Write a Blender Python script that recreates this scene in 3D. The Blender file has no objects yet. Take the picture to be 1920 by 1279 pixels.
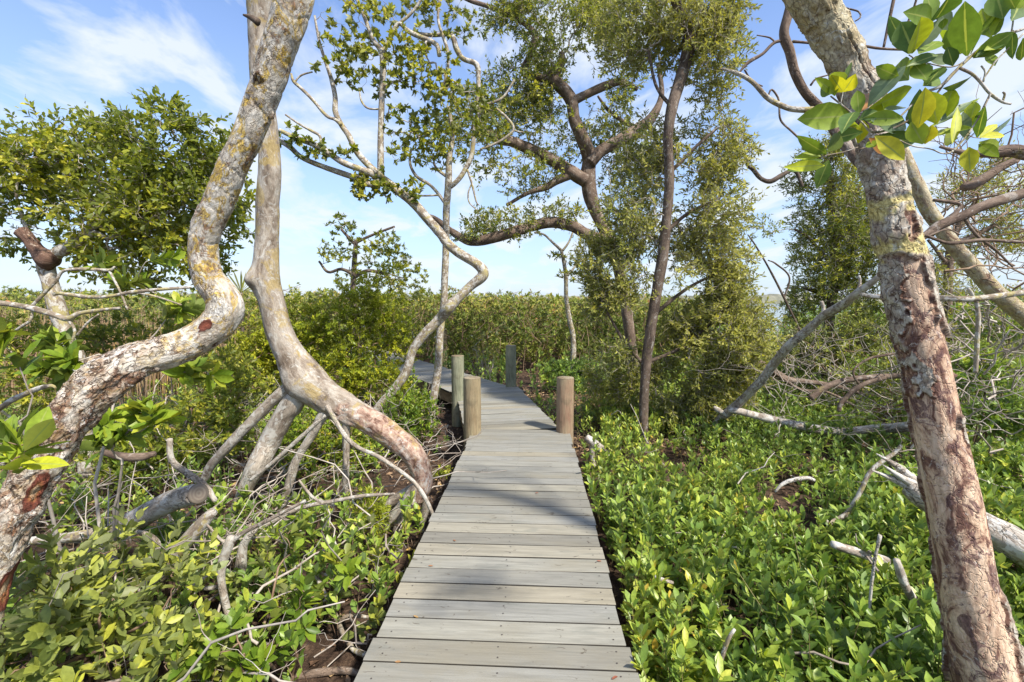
import bpy, math, random
import numpy as np
from mathutils import Vector, Matrix
R = math.radians
random.seed(7)
rng = np.random.default_rng(11)
S = bpy.context.scene
COL = S.collection

# ------------------------------------------------------------------ camera, sky, sun, exposure
F = 853.0; CX = 960.0; CY = 639.5; HC = 1.62; PITCH = math.atan(72.5 / F)
cam_d = bpy.data.cameras.new("camera"); cam = bpy.data.objects.new("camera", cam_d); COL.objects.link(cam)
cam.location = (0, 0, HC); cam.rotation_euler = (math.pi / 2 - PITCH, 0, 0)
cam_d.sensor_width = 36.0; cam_d.lens = F * 36 / 1920.0; cam_d.clip_start = 0.05; cam_d.clip_end = 9000
S.camera = cam
SUN_AZ, SUN_EL = 136.0, 50.0
w = bpy.data.worlds.new("World"); S.world = w; w.use_nodes = True
nt = w.node_tree; nt.nodes.clear()
def N(nt, typ, **kw):
    n = nt.nodes.new(typ)
    for k, v in kw.items(): setattr(n, k, v)
    return n
out = N(nt, 'ShaderNodeOutputWorld'); bg = N(nt, 'ShaderNodeBackground'); bg.inputs[1].default_value = 0.118
sky = N(nt, 'ShaderNodeTexSky', sky_type='NISHITA', sun_disc=False)
sky.sun_elevation = R(SUN_EL); sky.sun_rotation = R(SUN_AZ); sky.air_density = 1.0; sky.dust_density = 0.6; sky.ozone_density = 1.2
tc = N(nt, 'ShaderNodeTexCoord'); sep = N(nt, 'ShaderNodeSeparateXYZ'); nt.links.new(tc.outputs['Generated'], sep.inputs[0])
def math_n(nt, op, a, b=None, clamp=False):
    m = N(nt, 'ShaderNodeMath', operation=op, use_clamp=clamp)
    for i, v in enumerate((a, b)):
        if v is None: continue
        if isinstance(v, (int, float)): m.inputs[i].default_value = v
        else: nt.links.new(v, m.inputs[i])
    return m.outputs[0]
zz = math_n(nt, 'ADD', math_n(nt, 'MAXIMUM', sep.outputs[2], 0.0), 0.16)
cmb = N(nt, 'ShaderNodeCombineXYZ')
nt.links.new(math_n(nt, 'DIVIDE', sep.outputs[0], zz), cmb.inputs[0]); nt.links.new(math_n(nt, 'DIVIDE', sep.outputs[1], zz), cmb.inputs[1])
mp = N(nt, 'ShaderNodeMapping'); nt.links.new(cmb.outputs[0], mp.inputs[0]); mp.inputs['Rotation'].default_value = (0, 0, R(25)); mp.inputs['Scale'].default_value = (1.15, 0.7, 1); mp.inputs['Location'].default_value = (11.7, 6.1, 0)
n1 = N(nt, 'ShaderNodeTexNoise'); n1.inputs['Scale'].default_value = 2.3; n1.inputs['Detail'].default_value = 9; n1.inputs['Roughness'].default_value = 0.56; n1.inputs['Distortion'].default_value = 0.35
nt.links.new(mp.outputs[0], n1.inputs['Vector'])
cr = N(nt, 'ShaderNodeValToRGB'); cr.color_ramp.elements[0].position = 0.47; cr.color_ramp.elements[1].position = 0.60
nt.links.new(n1.outputs[0], cr.inputs[0])
horiz = N(nt, 'ShaderNodeMapRange'); horiz.inputs[1].default_value = 0.50; horiz.inputs[2].default_value = 0.0; horiz.inputs[3].default_value = 0.0; horiz.inputs[4].default_value = 0.75
nt.links.new(sep.outputs[2], horiz.inputs[0])
cf = math_n(nt, 'MULTIPLY', cr.outputs[0], 0.85)
tint = N(nt, 'ShaderNodeMix', data_type='RGBA', blend_type='MULTIPLY'); tint.inputs[0].default_value = 1.0; tint.inputs[7].default_value = (1.04, 1.06, 1.2, 1)
nt.links.new(sky.outputs[0], tint.inputs[6])
mx = N(nt, 'ShaderNodeMix', data_type='RGBA'); nt.links.new(cf, mx.inputs[0]); hz = N(nt, 'ShaderNodeMix', data_type='RGBA'); nt.links.new(horiz.outputs[0], hz.inputs[0]); nt.links.new(tint.outputs[2], hz.inputs[6]); hz.inputs[7].default_value = (2.3, 3.0, 3.9, 1); nt.links.new(hz.outputs[2], mx.inputs[6]); mx.inputs[7].default_value = (3.9, 4.2, 4.55, 1)
nt.links.new(mx.outputs[2], bg.inputs[0]); nt.links.new(bg.outputs[0], out.inputs[0])

sd = bpy.data.lights.new("sun", 'SUN'); so = bpy.data.objects.new("sun", sd); COL.objects.link(so)
sd.energy = 3.9; sd.angle = R(3.5); sd.color = (1.0, 0.93, 0.82)
sv = Vector((math.sin(R(SUN_AZ)) * math.cos(R(SUN_EL)), math.cos(R(SUN_AZ)) * math.cos(R(SUN_EL)), math.sin(R(SUN_EL))))
so.rotation_euler = sv.to_track_quat('Z', 'Y').to_euler(); so.location = (10, 0, 20)
S.view_settings.view_transform = 'Standard'; S.view_settings.look = 'None'; S.view_settings.gamma = 1; S.view_settings.exposure = 1.0
S.view_settings.use_curve_mapping = False

# ------------------------------------------------------------------ helpers
GZ = -0.42           # ground level beside the walkway (deck top is z = 0)
_cp, _sp = math.cos(PITCH), math.sin(PITCH)
def P(px, py, d):
    """point on the sight line of photo pixel (px, py) at d metres in front of the camera"""
    a = (px - CX) / F; b = (CY - py) / F
    t = d / (_cp + b * _sp)
    return np.array((a * t, d, HC + t * (-_sp + b * _cp)))
def Gp(px, py, z=GZ):
    a = (px - CX) / F; b = (CY - py) / F
    t = (z - HC) / (-_sp + b * _cp)
    return np.array((a * t, t * (_cp + b * _sp), z))
_T = rng.random((32, 32, 32))
def vn(p):
    p = np.asarray(p, float); i = np.floor(p).astype(int); f = p - i; f = f * f * (3 - 2 * f)
    r = 0
    for dx in (0, 1):
        for dy in (0, 1):
            for dz in (0, 1):
                wgt = (f[..., 0] if dx else 1 - f[..., 0]) * (f[..., 1] if dy else 1 - f[..., 1]) * (f[..., 2] if dz else 1 - f[..., 2])
                r = r + wgt * _T[(i[..., 0] + dx) % 32, (i[..., 1] + dy) % 32, (i[..., 2] + dz) % 32]
    return r
def fbm(p, o=4):
    p = np.asarray(p, float); r = 0; a = 0.5; t = 0
    for k in range(o): r = r + a * vn(p * 2 ** k + k * 7.3); t += a; a *= 0.5
    return r / t
def unit(v):
    v = np.asarray(v, float); return v / np.maximum(np.linalg.norm(v, axis=-1, keepdims=True), 1e-9)
class MB:
    """collects quads and per-vertex values; build() links them as one mesh object"""
    def __init__(s): s.v = []; s.f = []; s.n = 0; s.a = {}
    def add(s, V, Fq, **at):
        V = np.asarray(V, float).reshape(-1, 3); Fq = np.asarray(Fq, int).reshape(-1, 4)
        s.v.append(V); s.f.append(Fq + s.n)
        for k, x in at.items(): s.a.setdefault(k, []).append((s.n, np.asarray(x, float)))
        s.n += len(V)
    def build(s, name, mat, parent=None, smooth=True):
        V = np.concatenate(s.v); Fq = np.concatenate(s.f)
        org = np.zeros(3); q = parent
        while q is not None: org = org + np.array(q.location); q = q.parent
        me = bpy.data.meshes.new(name)
        me.vertices.add(len(V)); me.vertices.foreach_set('co', (V - org).astype(np.float32).ravel())
        me.loops.add(Fq.size); me.loops.foreach_set('vertex_index', Fq.astype(np.int32).ravel())
        me.polygons.add(len(Fq)); me.polygons.foreach_set('loop_start', np.arange(0, Fq.size, 4, dtype=np.int32))
        me.polygons.foreach_set('use_smooth', np.full(len(Fq), smooth))
        for k, lst in s.a.items():
            vec = lst[0][1].ndim == 2
            arr = np.zeros((len(V), 3) if vec else len(V), np.float32)
            for st, x in lst: arr[st:st + len(x)] = x
            at = me.attributes.new(k, 'FLOAT_VECTOR' if vec else 'FLOAT', 'POINT')
            at.data.foreach_set('vector' if vec else 'value', arr.ravel())
        me.update(calc_edges=True); me.materials.append(mat)
        o = bpy.data.objects.new(name, me); COL.objects.link(o)
        if parent is not None: o.parent = parent
        return o
def thing(name, label, cat, loc=(0, 0, 0), group=None):
    o = bpy.data.objects.new(name, None); COL.objects.link(o); o.location = tuple(float(c) for c in loc)
    o.empty_display_size = 0.1; tag(o, label, cat, group); return o
def tag(o, label=None, cat=None, group=None, kind=None):
    for k, x in (('label', label), ('category', cat), ('group', group), ('kind', kind)):
        if x: o[k] = x
    return o
def resample(pts, step):
    """Catmull-Rom through pts (any number of columns, first three are xyz)"""
    p = np.asarray(pts, float)
    if len(p) == 2: p = np.array([p[0], (p[0] + p[1]) / 2, p[1]])
    e = np.vstack([2 * p[0] - p[1], p, 2 * p[-1] - p[-2]]); o = []
    for i in range(len(p) - 1):
        a, b, c, d = e[i], e[i + 1], e[i + 2], e[i + 3]
        n = max(1, int(math.ceil(np.linalg.norm(c[:3] - b[:3]) / step)))
        t = (np.arange(n) / n)[:, None]
        o.append(0.5 * (2 * b + (c - a) * t + (2 * a - 5 * b + 4 * c - d) * t * t + (3 * b - a - 3 * c + d) * t ** 3))
    o.append(p[-1:]); return np.vstack(o)
def tube(mb, pts, seg=12, step=0.03, rough=0.0, crack=0.0, wob=0.0, close=True, freq=1.0, extra=None, seed=0.0, flare=0.0):
    """pts rows: x y z radius. Adds a displaced tube; returns its centre line."""
    q = resample(pts, step); C = q[:, :3].copy(); r = np.maximum(q[:, 3], 0.0008)
    if wob: C = C + (np.stack([fbm(C * 3 + k * 9.1 + seed, 2) for k in range(3)], 1) - 0.5) * wob
    T = unit(np.gradient(C, axis=0)); s = np.concatenate([[0], np.cumsum(np.linalg.norm(np.diff(C, axis=0), axis=1))])
    n = len(C); U = np.zeros((n, 3)); ref = np.array((0, -1, 0.01)) if abs(T[0][1]) < 0.8 else np.array((0, 0, 1.0))
    u = unit(ref - T[0] * ref.dot(T[0]))
    for i in range(n):
        u = unit(u - T[i] * u.dot(T[i])); U[i] = u
    W = np.cross(T, U); th = np.arange(seg) / seg * 2 * math.pi
    c, sn = np.cos(th), np.sin(th)
    D = U[:, None] * c[None, :, None] + W[:, None] * sn[None, :, None]
    bk = np.stack([c[None] * r[:, None], sn[None] * r[:, None], np.broadcast_to(s[:, None], (n, seg))], -1) + seed
    rr = np.broadcast_to(r[:, None], (n, seg)).copy()
    if rough:
        g = bk * np.array((1, 1, 0.55)) * freq
        rr = rr * (1 + rough * 2.0 * (fbm(g * 9, 3) - 0.5)) + (fbm(g * 34 * np.array((1, 1, .6)), 3) - 0.5) * crack
    at = {'bk': bk.reshape(-1, 3)}
    if extra is not None:
        rr, more = extra(C, T, D, s, rr, bk); at.update(more)
    V = C[:, None] + D * rr[..., None]
    i = np.arange(n - 1)[:, None] * seg; j = np.arange(seg)[None]; k = (j + 1) % seg
    Fq = np.stack([i + j, i + k, i + seg + k, i + seg + j], -1).reshape(-1, 4)
    V = V.reshape(-1, 3)
    if close:                                   # rounded ends
        e = len(V)
        V = np.vstack([V, C[:1] - T[:1] * r[0] * 0.3, C[-1:] + T[-1:] * r[-1] * 0.3])
        a = np.arange(0, seg, 2)
        Fq = np.vstack([Fq, np.stack([np.full(len(a), e), (a + 2) % seg, a + 1, a], 1), np.stack([np.full(len(a), e + 1), (n - 1) * seg + a, (n - 1) * seg + a + 1, (n - 1) * seg + (a + 2) % seg], 1)]) if seg % 2 == 0 else Fq
        for kk in at:
            x = at[kk]; at[kk] = np.concatenate([x, x[:1], x[-1:]])
    mb.add(V, Fq, **at); return C
def px_path(rows):
    """rows (px, py, half width in px, depth) -> x y z radius; a None depth repeats the last.
    Widths measured off-axis are divided by the wide-angle lens's stretch, so radii are the real ones"""
    o = []; d = None; xy = np.array([(r_[0], r_[1]) for r_ in rows], float); tg = np.gradient(xy, axis=0) if len(rows) > 1 else np.array([(0., 1.)]); tg = unit(tg)
    for r_, t_ in zip(rows, tg):
        d = r_[3] if len(r_) > 3 else d
        off = np.array((r_[0] - CX, r_[1] - CY)); L_ = math.hypot(*off) + 1e-6; k2 = 1 + (L_ / F) ** 2; pr = float(np.dot((-t_[1], t_[0]), off / L_)) ** 2
        o.append([*P(r_[0], r_[1], d), r_[2] * d / F / math.sqrt(pr * k2 + 1 - pr)])
    return np.array(o)
def twigs(mb, paths, r0, r1, seg=5):
    """paths (N,M,3), start and end radius (N,)"""
    paths = np.asarray(paths, float); n, m, _ = paths.shape
    T = unit(np.gradient(paths, axis=1)); ref = unit(rng.normal(size=(n, 1, 3))); U = unit(np.cross(T, ref)); W = np.cross(T, U)
    th = np.arange(seg) / seg * 2 * math.pi
    t = np.linspace(0, 1, m)[None]; r = np.asarray(r0)[:, None] * (1 - t) + np.asarray(r1)[:, None] * t
    V = paths[:, :, None] + (U[:, :, None] * np.cos(th)[None, None, :, None] + W[:, :, None] * np.sin(th)[None, None, :, None]) * r[:, :, None, None]
    b = (np.arange(n) * m * seg)[:, None, None]; i = (np.arange(m - 1) * seg)[None, :, None]; j = np.arange(seg)[None, None]; k = (j + 1) % seg
    Fq = np.stack([b + i + j, b + i + k, b + i + seg + k, b + i + seg + j], -1).reshape(-1, 4)
    mb.add(V.reshape(-1, 3), Fq, rnd=np.repeat(rng.random(n), m * seg))
ROWS = {2: ([0, .5, 1], [.12, 1, .06]), 3: ([0, .33, .7, 1], [.12, .85, .9, .08]), 6: ([0, .1, .28, .48, .68, .86, 1], [.06, .30, .80, 1, .88, .48, .02])}
def leaves(mb, B, D, Nn, L, Wd, rows=3, fold=0.25, droop=0.1, rnd=None, lance=False):
    B = np.asarray(B, float); n = len(B); D = unit(D); Nn = unit(Nn - D * (Nn * D).sum(-1, keepdims=True)); Sd = np.cross(D, Nn)
    t, wv = ROWS[rows]; t = np.array(t); wv = np.array(wv); K = len(t)
    L = np.broadcast_to(L, (n,)); Wd = np.broadcast_to(Wd, (n,)); dr = np.broadcast_to(droop, (n,)) * (0.3 + 1.4 * rng.random(n))
    fo = fold * (0.3 + 1.2 * rng.random(n))
    cen = B[:, None] + D[:, None] * (L[:, None] * t)[..., None] - Nn[:, None] * (dr[:, None] * L[:, None] * t ** 2)[..., None]
    hw = Wd[:, None] * wv[None]
    side = Sd[:, None] * hw[..., None]; up = Nn[:, None] * (hw * fo[:, None])[..., None]
    V = np.stack([cen - side + up, cen, cen + side + up], 2).reshape(-1, 3)
    b = (np.arange(n) * K * 3)[:, None, None]; i = (np.arange(K - 1) * 3)[None, :, None]; j = np.arange(2)[None, None]
    Fq = np.stack([b + i + j, b + i + j + 1, b + i + j + 4, b + i + j + 3], -1).reshape(-1, 4)
    rnd = rng.random(n) if rnd is None else rnd
    mb.add(V, Fq, rnd=np.repeat(rnd, K * 3), mid=np.tile(np.array([1., 0, 1.]), n * K))
def rand_dir(n, up=0.0):
    v = rng.normal(size=(n, 3)); v[:, 2] += up; return unit(v)
def rosettes(mb, Cn, Dr, k, L, Wd, spread=(35, 80), rows=3, hue=None, **kw):
    """k leaves round each shoot tip"""
    n = len(Cn); Dr = unit(Dr); U = unit(np.cross(Dr, rand_dir(n))); W = np.cross(Dr, U)
    az = (np.arange(k)[None] * 2.4 + rng.random((n, 1)) * 6.28 + rng.normal(size=(n, k)) * 0.25)
    el = np.radians(rng.uniform(spread[0], spread[1], (n, k)))
    rad = U[:, None] * np.cos(az)[..., None] + W[:, None] * np.sin(az)[..., None]
    d = Dr[:, None] * np.cos(el)[..., None] + rad * np.sin(el)[..., None]
    nn = Dr[:, None] * np.sin(el)[..., None] - rad * np.cos(el)[..., None] + rng.normal(size=(n, k, 3)) * 0.22
    l = np.asarray(L) * rng.uniform(0.55, 1.15, (n, k)); base = Cn[:, None] - Dr[:, None] * (rng.random((n, k)) * np.asarray(L) * 0.5)[..., None] + rad * 0.004
    h = rng.random((n, k)) * 0.55 + (rng.random((n, 1)) if hue is None else np.asarray(hue)[:, None]) * 0.45
    leaves(mb, base.reshape(-1, 3), d.reshape(-1, 3), nn.reshape(-1, 3), l.ravel(), l.ravel() * Wd, rows=rows, rnd=h.ravel(), **kw)
def sprigs(mb, A, E, k, L, Wd, rows=2, ang=(30, 65), hue=None, upn=0.6, **kw):
    """k leaves in pairs along each shoot A -> E"""
    n = len(A); D = unit(E - A); U = unit(np.cross(D, rand_dir(n))); W = np.cross(D, U)
    t = (np.arange(k) // 2 + 0.6) / (k // 2 + 0.4); t = np.broadcast_to(t[None], (n, k))
    az = (np.arange(k) % 2 * math.pi + (np.arange(k) // 2) * math.pi / 2)[None] + rng.random((n, 1)) * 6 + rng.normal(size=(n, k)) * .3
    el = np.radians(rng.uniform(*ang, (n, k))) * (1.15 - 0.5 * t)
    rad = U[:, None] * np.cos(az)[..., None] + W[:, None] * np.sin(az)[..., None]
    d = D[:, None] * np.cos(el)[..., None] + rad * np.sin(el)[..., None]
    nn = D[:, None] * np.sin(el)[..., None] - rad * np.cos(el)[..., None] + rng.normal(size=(n, k, 3)) * 0.3 + np.array((0, 0, upn))
    base = A[:, None] + (E - A)[:, None] * t[..., None]; l = L * rng.uniform(0.6, 1.2, (n, k)) * (1.05 - 0.25 * t)
    h = rng.random((n, k)) * 0.6 + (rng.random((n, 1)) if hue is None else np.asarray(hue)[:, None]) * 0.4
    leaves(mb, base.reshape(-1, 3), d.reshape(-1, 3), nn.reshape(-1, 3), l.ravel(), l.ravel() * Wd, rows=rows, rnd=h.ravel(), **kw)
def grow(nodes, tg, r_tip=0.003, wig=0.12, M=7, pw=0.42, sag=0.0):
    """joins every target to the nearest limb already there; returns paths, start and end radii"""
    nodes = np.asarray(nodes, float); K0 = len(nodes); d0 = np.min(np.linalg.norm(tg[:, None] - nodes[None], axis=2), axis=1)
    tg = tg[np.argsort(d0)]; n = len(tg)
    buf = np.zeros((K0 + n * 3, 3)); buf[:K0] = nodes; own = np.full(K0 + n * 3, -1); k = K0
    paths = np.zeros((n, M, 3)); par = np.full(n, -1); t = np.linspace(0, 1, M)[:, None]
    for i in range(n):
        dd = np.linalg.norm(buf[:k] - tg[i], axis=1); j = int(np.argmin(dd)); a = buf[j]; L = dd[j]
        off = (np.cumsum(rng.normal(size=(M, 3)), axis=0)); off = off - off[0] - (off[-1] - off[0]) * t
        p = a + (tg[i] - a) * t + off * wig * L * 0.45 + np.array((0, 0, 1.0)) * sag * L * np.sin(t * math.pi)
        paths[i] = p; par[i] = own[j]
        for q in (M // 3, 2 * M // 3, M - 1): buf[k] = p[q]; own[k] = i; k += 1
    cnt = np.ones(n)
    for i in range(n - 1, -1, -1):
        if par[i] >= 0: cnt[par[i]] += cnt[i]
    r0 = r_tip * cnt ** pw; r1 = np.maximum(r0 * 0.55, r_tip * 0.7)
    return paths, r0, r1
def blobs(spec, n, gap=0.42, gf=1.6, shell=0.35):
    """points in ellipsoids given as (px, py, rx, ry, depth, half depth[, weight]), thinned by noise so that gaps stay open"""
    wts = np.array([(b[6] if len(b) > 6 else 1.0) * b[2] * b[3] for b in spec], float); wts /= wts.sum(); o = []
    for b, wt in zip(spec, wts):
        m = int(n * wt * 2.4) + 4; v = rand_dir(m); rad = rng.random(m) ** shell
        c = P(b[0], b[1], b[4]); s = np.array((b[2] * b[4] / F, b[5], b[3] * b[4] / F)); q = c + v * rad[:, None] * s
        q = q[fbm(q * gf + 3.3, 2) > gap]; o.append(q[:int(n * wt) + 1])
    return np.vstack(o)

# ------------------------------------------------------------------ materials
def new_mat(name):
    m = bpy.data.materials.new(name); m.use_nodes = True; m.node_tree.nodes.clear(); return m, m.node_tree
def ramp(nt, stops, fac, interp='LINEAR'):
    r = N(nt, 'ShaderNodeValToRGB'); e = r.color_ramp; e.interpolation = interp
    while len(e.elements) < len(stops): e.elements.new(0.5)
    for el, (p, c) in zip(e.elements, stops): el.position = p; el.color = (*c, 1) if not isinstance(c, (int, float)) else (c, c, c, 1)
    nt.links.new(fac, r.inputs[0]); return r.outputs[0]
def mixc(nt, fac, a, b, mode='MIX'):
    m = N(nt, 'ShaderNodeMix', data_type='RGBA', blend_type=mode)
    for i, v in ((0, fac), (6, a), (7, b)):
        if isinstance(v, (int, float)): m.inputs[i].default_value = v
        elif isinstance(v, tuple): m.inputs[i].default_value = (*v, 1)
        else: nt.links.new(v, m.inputs[i])
    return m.outputs[2]
def noise(nt, vec, scale, detail=4, rough=0.55, dist=0.0, sc=(1, 1, 1), loc=(0, 0, 0)):
    mp = N(nt, 'ShaderNodeMapping'); mp.inputs['Scale'].default_value = sc; mp.inputs['Location'].default_value = loc; nt.links.new(vec, mp.inputs[0])
    n = N(nt, 'ShaderNodeTexNoise'); n.inputs['Scale'].default_value = scale; n.inputs['Detail'].default_value = detail; n.inputs['Roughness'].default_value = rough; n.inputs['Distortion'].default_value = dist
    nt.links.new(mp.outputs[0], n.inputs['Vector']); return n.outputs[0]
def attr(nt, name, vec=False):
    a = N(nt, 'ShaderNodeAttribute', attribute_name=name); return a.outputs['Vector' if vec else 'Fac']
def finish(nt, colr, rough=0.8, bump=None, bs=0.3, bd=0.01, spec=0.3):
    b = N(nt, 'ShaderNodeBsdfPrincipled'); o = N(nt, 'ShaderNodeOutputMaterial')
    if isinstance(colr, tuple): b.inputs['Base Color'].default_value = (*colr, 1)
    else: nt.links.new(colr, b.inputs['Base Color'])
    if isinstance(rough, (int, float)): b.inputs['Roughness'].default_value = rough
    else: nt.links.new(rough, b.inputs['Roughness'])
    b.inputs['Specular IOR Level'].default_value = spec
    if bump is not None:
        bn = N(nt, 'ShaderNodeBump'); bn.inputs['Strength'].default_value = bs; bn.inputs['Distance'].default_value = bd
        nt.links.new(bump, bn.inputs['Height']); nt.links.new(bn.outputs[0], b.inputs['Normal'])
    nt.links.new(b.outputs[0], o.inputs[0]); return b
def leaf_mat(name, stops, under=None, trans=0.35, rough=0.42, spec=0.35, rib=None, gain=1.75, rg=1.3):
    stops = [(p_, (min(x_[0] * gain * rg, .6), min(x_[1] * gain, .6), x_[2] * gain * .95)) for p_, x_ in stops]
    m, nt = new_mat(name); c = ramp(nt, stops, attr(nt, 'rnd'))
    geo = N(nt, 'ShaderNodeNewGeometry')
    tcn = N(nt, 'ShaderNodeTexCoord'); sp = noise(nt, tcn.outputs['Object'], 55, 3)
    c = mixc(nt, 0.35, c, mixc(nt, 1.0, c, ramp(nt, [(.3, .45), (.7, 1.5)], sp), 'MULTIPLY'))
    if rib:
        f = ramp(nt, [(0.0, 1.0), (0.05, 1.0), (0.09, 0.0)], attr(nt, 'mid')); c = mixc(nt, f, c, rib)
    if under: c = mixc(nt, math_n(nt, 'MULTIPLY', geo.outputs['Backfacing'], 0.7), c, under)
    p = N(nt, 'ShaderNodeBsdfPrincipled'); nt.links.new(c, p.inputs['Base Color']); p.inputs['Roughness'].default_value = rough; p.inputs['Specular IOR Level'].default_value = spec
    t = N(nt, 'ShaderNodeBsdfTranslucent'); nt.links.new(mixc(nt, 1.0, c, (1.25, 1.2, 0.45), 'MULTIPLY'), t.inputs[0])
    mx = N(nt, 'ShaderNodeMixShader'); mx.inputs[0].default_value = trans; nt.links.new(p.outputs[0], mx.inputs[1]); nt.links.new(t.outputs[0], mx.inputs[2])
    o = N(nt, 'ShaderNodeOutputMaterial'); nt.links.new(mx.outputs[0], o.inputs[0]); return m
def bark_mat(name, light, mid, dark, lichen=(0.42, 0.33, 0.08), la=0.35, scale=1.0, crack=0.6, bs=0.5, pale=(0.5, 0.5, 0.46), pa=0.3, flaky=False):
    """bark in straightened trunk coordinates: blotches, long cracks, pale and yellow lichen"""
    m, nt = new_mat(name); v = attr(nt, 'bk', True)
    a = noise(nt, v, 10 * scale, 6, 0.62, 0.4, (1, 1, 0.45))
    c = ramp(nt, [(0.3, dark), (0.47, mid), (0.66, light)], a)
    fine = noise(nt, v, 90 * scale, 5, 0.7, 0.2, (1, 1, 0.35)); c = mixc(nt, 0.7, c, mixc(nt, 1.0, c, ramp(nt, [(.3, .45), (.65, 1.35)], fine), 'MULTIPLY'))
    pl = noise(nt, v, 14 * scale, 5, 0.65, 0.8, (1, 1, .8), (5, 2, 1)); pf = ramp(nt, [(0.62 - pa * .4, 0.0), (0.66 - pa * .4, 0.85)], pl); c = mixc(nt, pf, c, pale)
    yl = noise(nt, v, 7.5 * scale, 6, 0.68, 0.8, (1, 1, .9), (1, 7, 3)); yf = ramp(nt, [(0.66 - la * .4, 0.0), (0.70 - la * .4, 0.8)], yl); c = mixc(nt, yf, c, lichen)
    vo = N(nt, 'ShaderNodeTexVoronoi', feature='DISTANCE_TO_EDGE'); vo.inputs['Scale'].default_value = 24 * scale; vo.inputs['Randomness'].default_value = 1.0
    mp = N(nt, 'ShaderNodeMapping'); mp.inputs['Scale'].default_value = (1, 1, 0.38 if not flaky else 0.7); nt.links.new(v, mp.inputs[0])
    vm = N(nt, 'ShaderNodeVectorMath', operation='ADD'); nt.links.new(mp.outputs[0], vm.inputs[0]); dn = N(nt, 'ShaderNodeTexNoise'); dn.inputs['Scale'].default_value = 18; nt.links.new(v, dn.inputs['Vector'])
    sc = N(nt, 'ShaderNodeVectorMath', operation='SCALE'); sc.inputs['Scale'].default_value = 0.09; nt.links.new(dn.outputs['Color'], sc.inputs[0]); nt.links.new(sc.outputs[0], vm.inputs[1]); nt.links.new(vm.outputs[0], vo.inputs['Vector'])
    ce = ramp(nt, [(0.0, 0.0), (0.035, 0.6), (0.09, 1.0)], vo.outputs['Distance'])
    gate = ramp(nt, [(0.42, 0.0), (0.6, 1.0)], noise(nt, v, 6 * scale, 3, .5, 0, (1, 1, .6), (9, 3, 1)))
    cf = math_n(nt, 'MULTIPLY', math_n(nt, 'MULTIPLY', math_n(nt, 'SUBTRACT', 1.0, ce), gate), crack)
    c = mixc(nt, cf, c, tuple(x * 0.35 for x in dark))
    h = math_n(nt, 'SUBTRACT', math_n(nt, 'ADD', math_n(nt, 'MULTIPLY', fine, 0.5), a), math_n(nt, 'MULTIPLY', cf, 1.2))
    finish(nt, c, 0.88, h, bs, 0.012, 0.2); return m
def stick_mat(name, c1, c2, c3):
    m, nt = new_mat(name); t = N(nt, 'ShaderNodeTexCoord'); a = noise(nt, t.outputs['Object'], 12, 5, 0.65); r_ = attr(nt, 'rnd')
    c = mixc(nt, r_, ramp(nt, [(.35, c1), (.62, c2)], a), ramp(nt, [(.35, c2), (.65, c3)], a)); finish(nt, c, 0.9, a, 0.4, 0.004, 0.2); return m

G1 = leaf_mat('leaf_broad', [(0, (.030, .075, .010)), (.35, (.065, .135, .013)), (.65, (.115, .20, .018)), (.9, (.20, .26, .025)), (.97, (.38, .33, .03)), (1, (.45, .20, .03))], (.16, .2, .06), .38)
G_TREE = leaf_mat('leaf_tree', [(0, (.028, .055, .010)), (.4, (.065, .105, .015)), (.75, (.15, .185, .024)), (.95, (.27, .26, .04)), (1, (.32, .2, .04))], (.15, .18, .07), .46, gain=2.4, rg=1.3)
G_BUSH = leaf_mat('leaf_bush', [(0, (.035, .065, .010)), (.35, (.075, .12, .014)), (.7, (.14, .19, .02)), (.9, (.25, .27, .03)), (1, (.34, .3, .04))], (.18, .22, .07), .50, gain=2.0)
G_OLIVE = leaf_mat('leaf_olive', [(0, (.05, .075, .018)), (.4, (.105, .13, .028)), (.75, (.18, .195, .045)), (1, (.30, .29, .085))], (.21, .22, .12), .46, .5, gain=2.35, rg=1.15)
G_FAR = leaf_mat('leaf_hedge', [(0, (.035, .065, .015)), (.4, (.08, .125, .025)), (.75, (.15, .19, .035)), (.92, (.22, .22, .06)), (1, (.25, .12, .06))], (.16, .19, .10), .38, .55, gain=1.95, rg=1.2)
G_LIME = leaf_mat('leaf_lime', [(0, (.06, .11, .010)), (.5, (.13, .20, .015)), (.85, (.22, .28, .02)), (1, (.34, .34, .03))], (.22, .24, .05), .42)
G_COVER = leaf_mat('leaf_sapling', [(0, (.04, .085, .018)), (.35, (.075, .15, .028)), (.7, (.13, .22, .035)), (.9, (.20, .28, .04)), (.97, (.40, .36, .05)), (1, (.5, .2, .03))], (.17, .23, .12), .40, .38, .45, gain=1.95, rg=1.25)
G_GREY = leaf_mat('leaf_greygreen', [(0, (.045, .08, .02)), (.4, (.085, .13, .035)), (.7, (.15, .21, .035)), (1, (.30, .34, .04))], (.22, .24, .14), .36, .45, gain=1.9, rg=1.3)
G_HERO = leaf_mat('leaf_hero', [(0, (.035, .085, .02)), (.3, (.07, .14, .025)), (.6, (.12, .21, .02)), (.9, (.2, .29, .02)), (1, (.33, .32, .03))], (.14, .2, .06), .38, .48, .3, rib=(.33, .38, .1))
G_BLUE = leaf_mat('leaf_bluish', [(0, (.05, .10, .06)), (1, (.09, .15, .08))], (.12, .17, .08), .25, .45, .3, rib=(.25, .32, .18))
G_BROWN = leaf_mat('leaf_brown', [(0, (.10, .05, .015)), (.5, (.15, .09, .02)), (1, (.2, .17, .03))], None, .25)
TW_GREY = stick_mat('dead_twig', (.16, .125, .10), (.34, .29, .24), (.50, .46, .40))
TW_BROWN = stick_mat('brown_twig', (.09, .055, .035), (.20, .13, .085), (.34, .25, .17))
TW_GREEN = stick_mat('green_twig', (.16, .12, .06), (.24, .2, .09), (.30, .29, .13))
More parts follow.
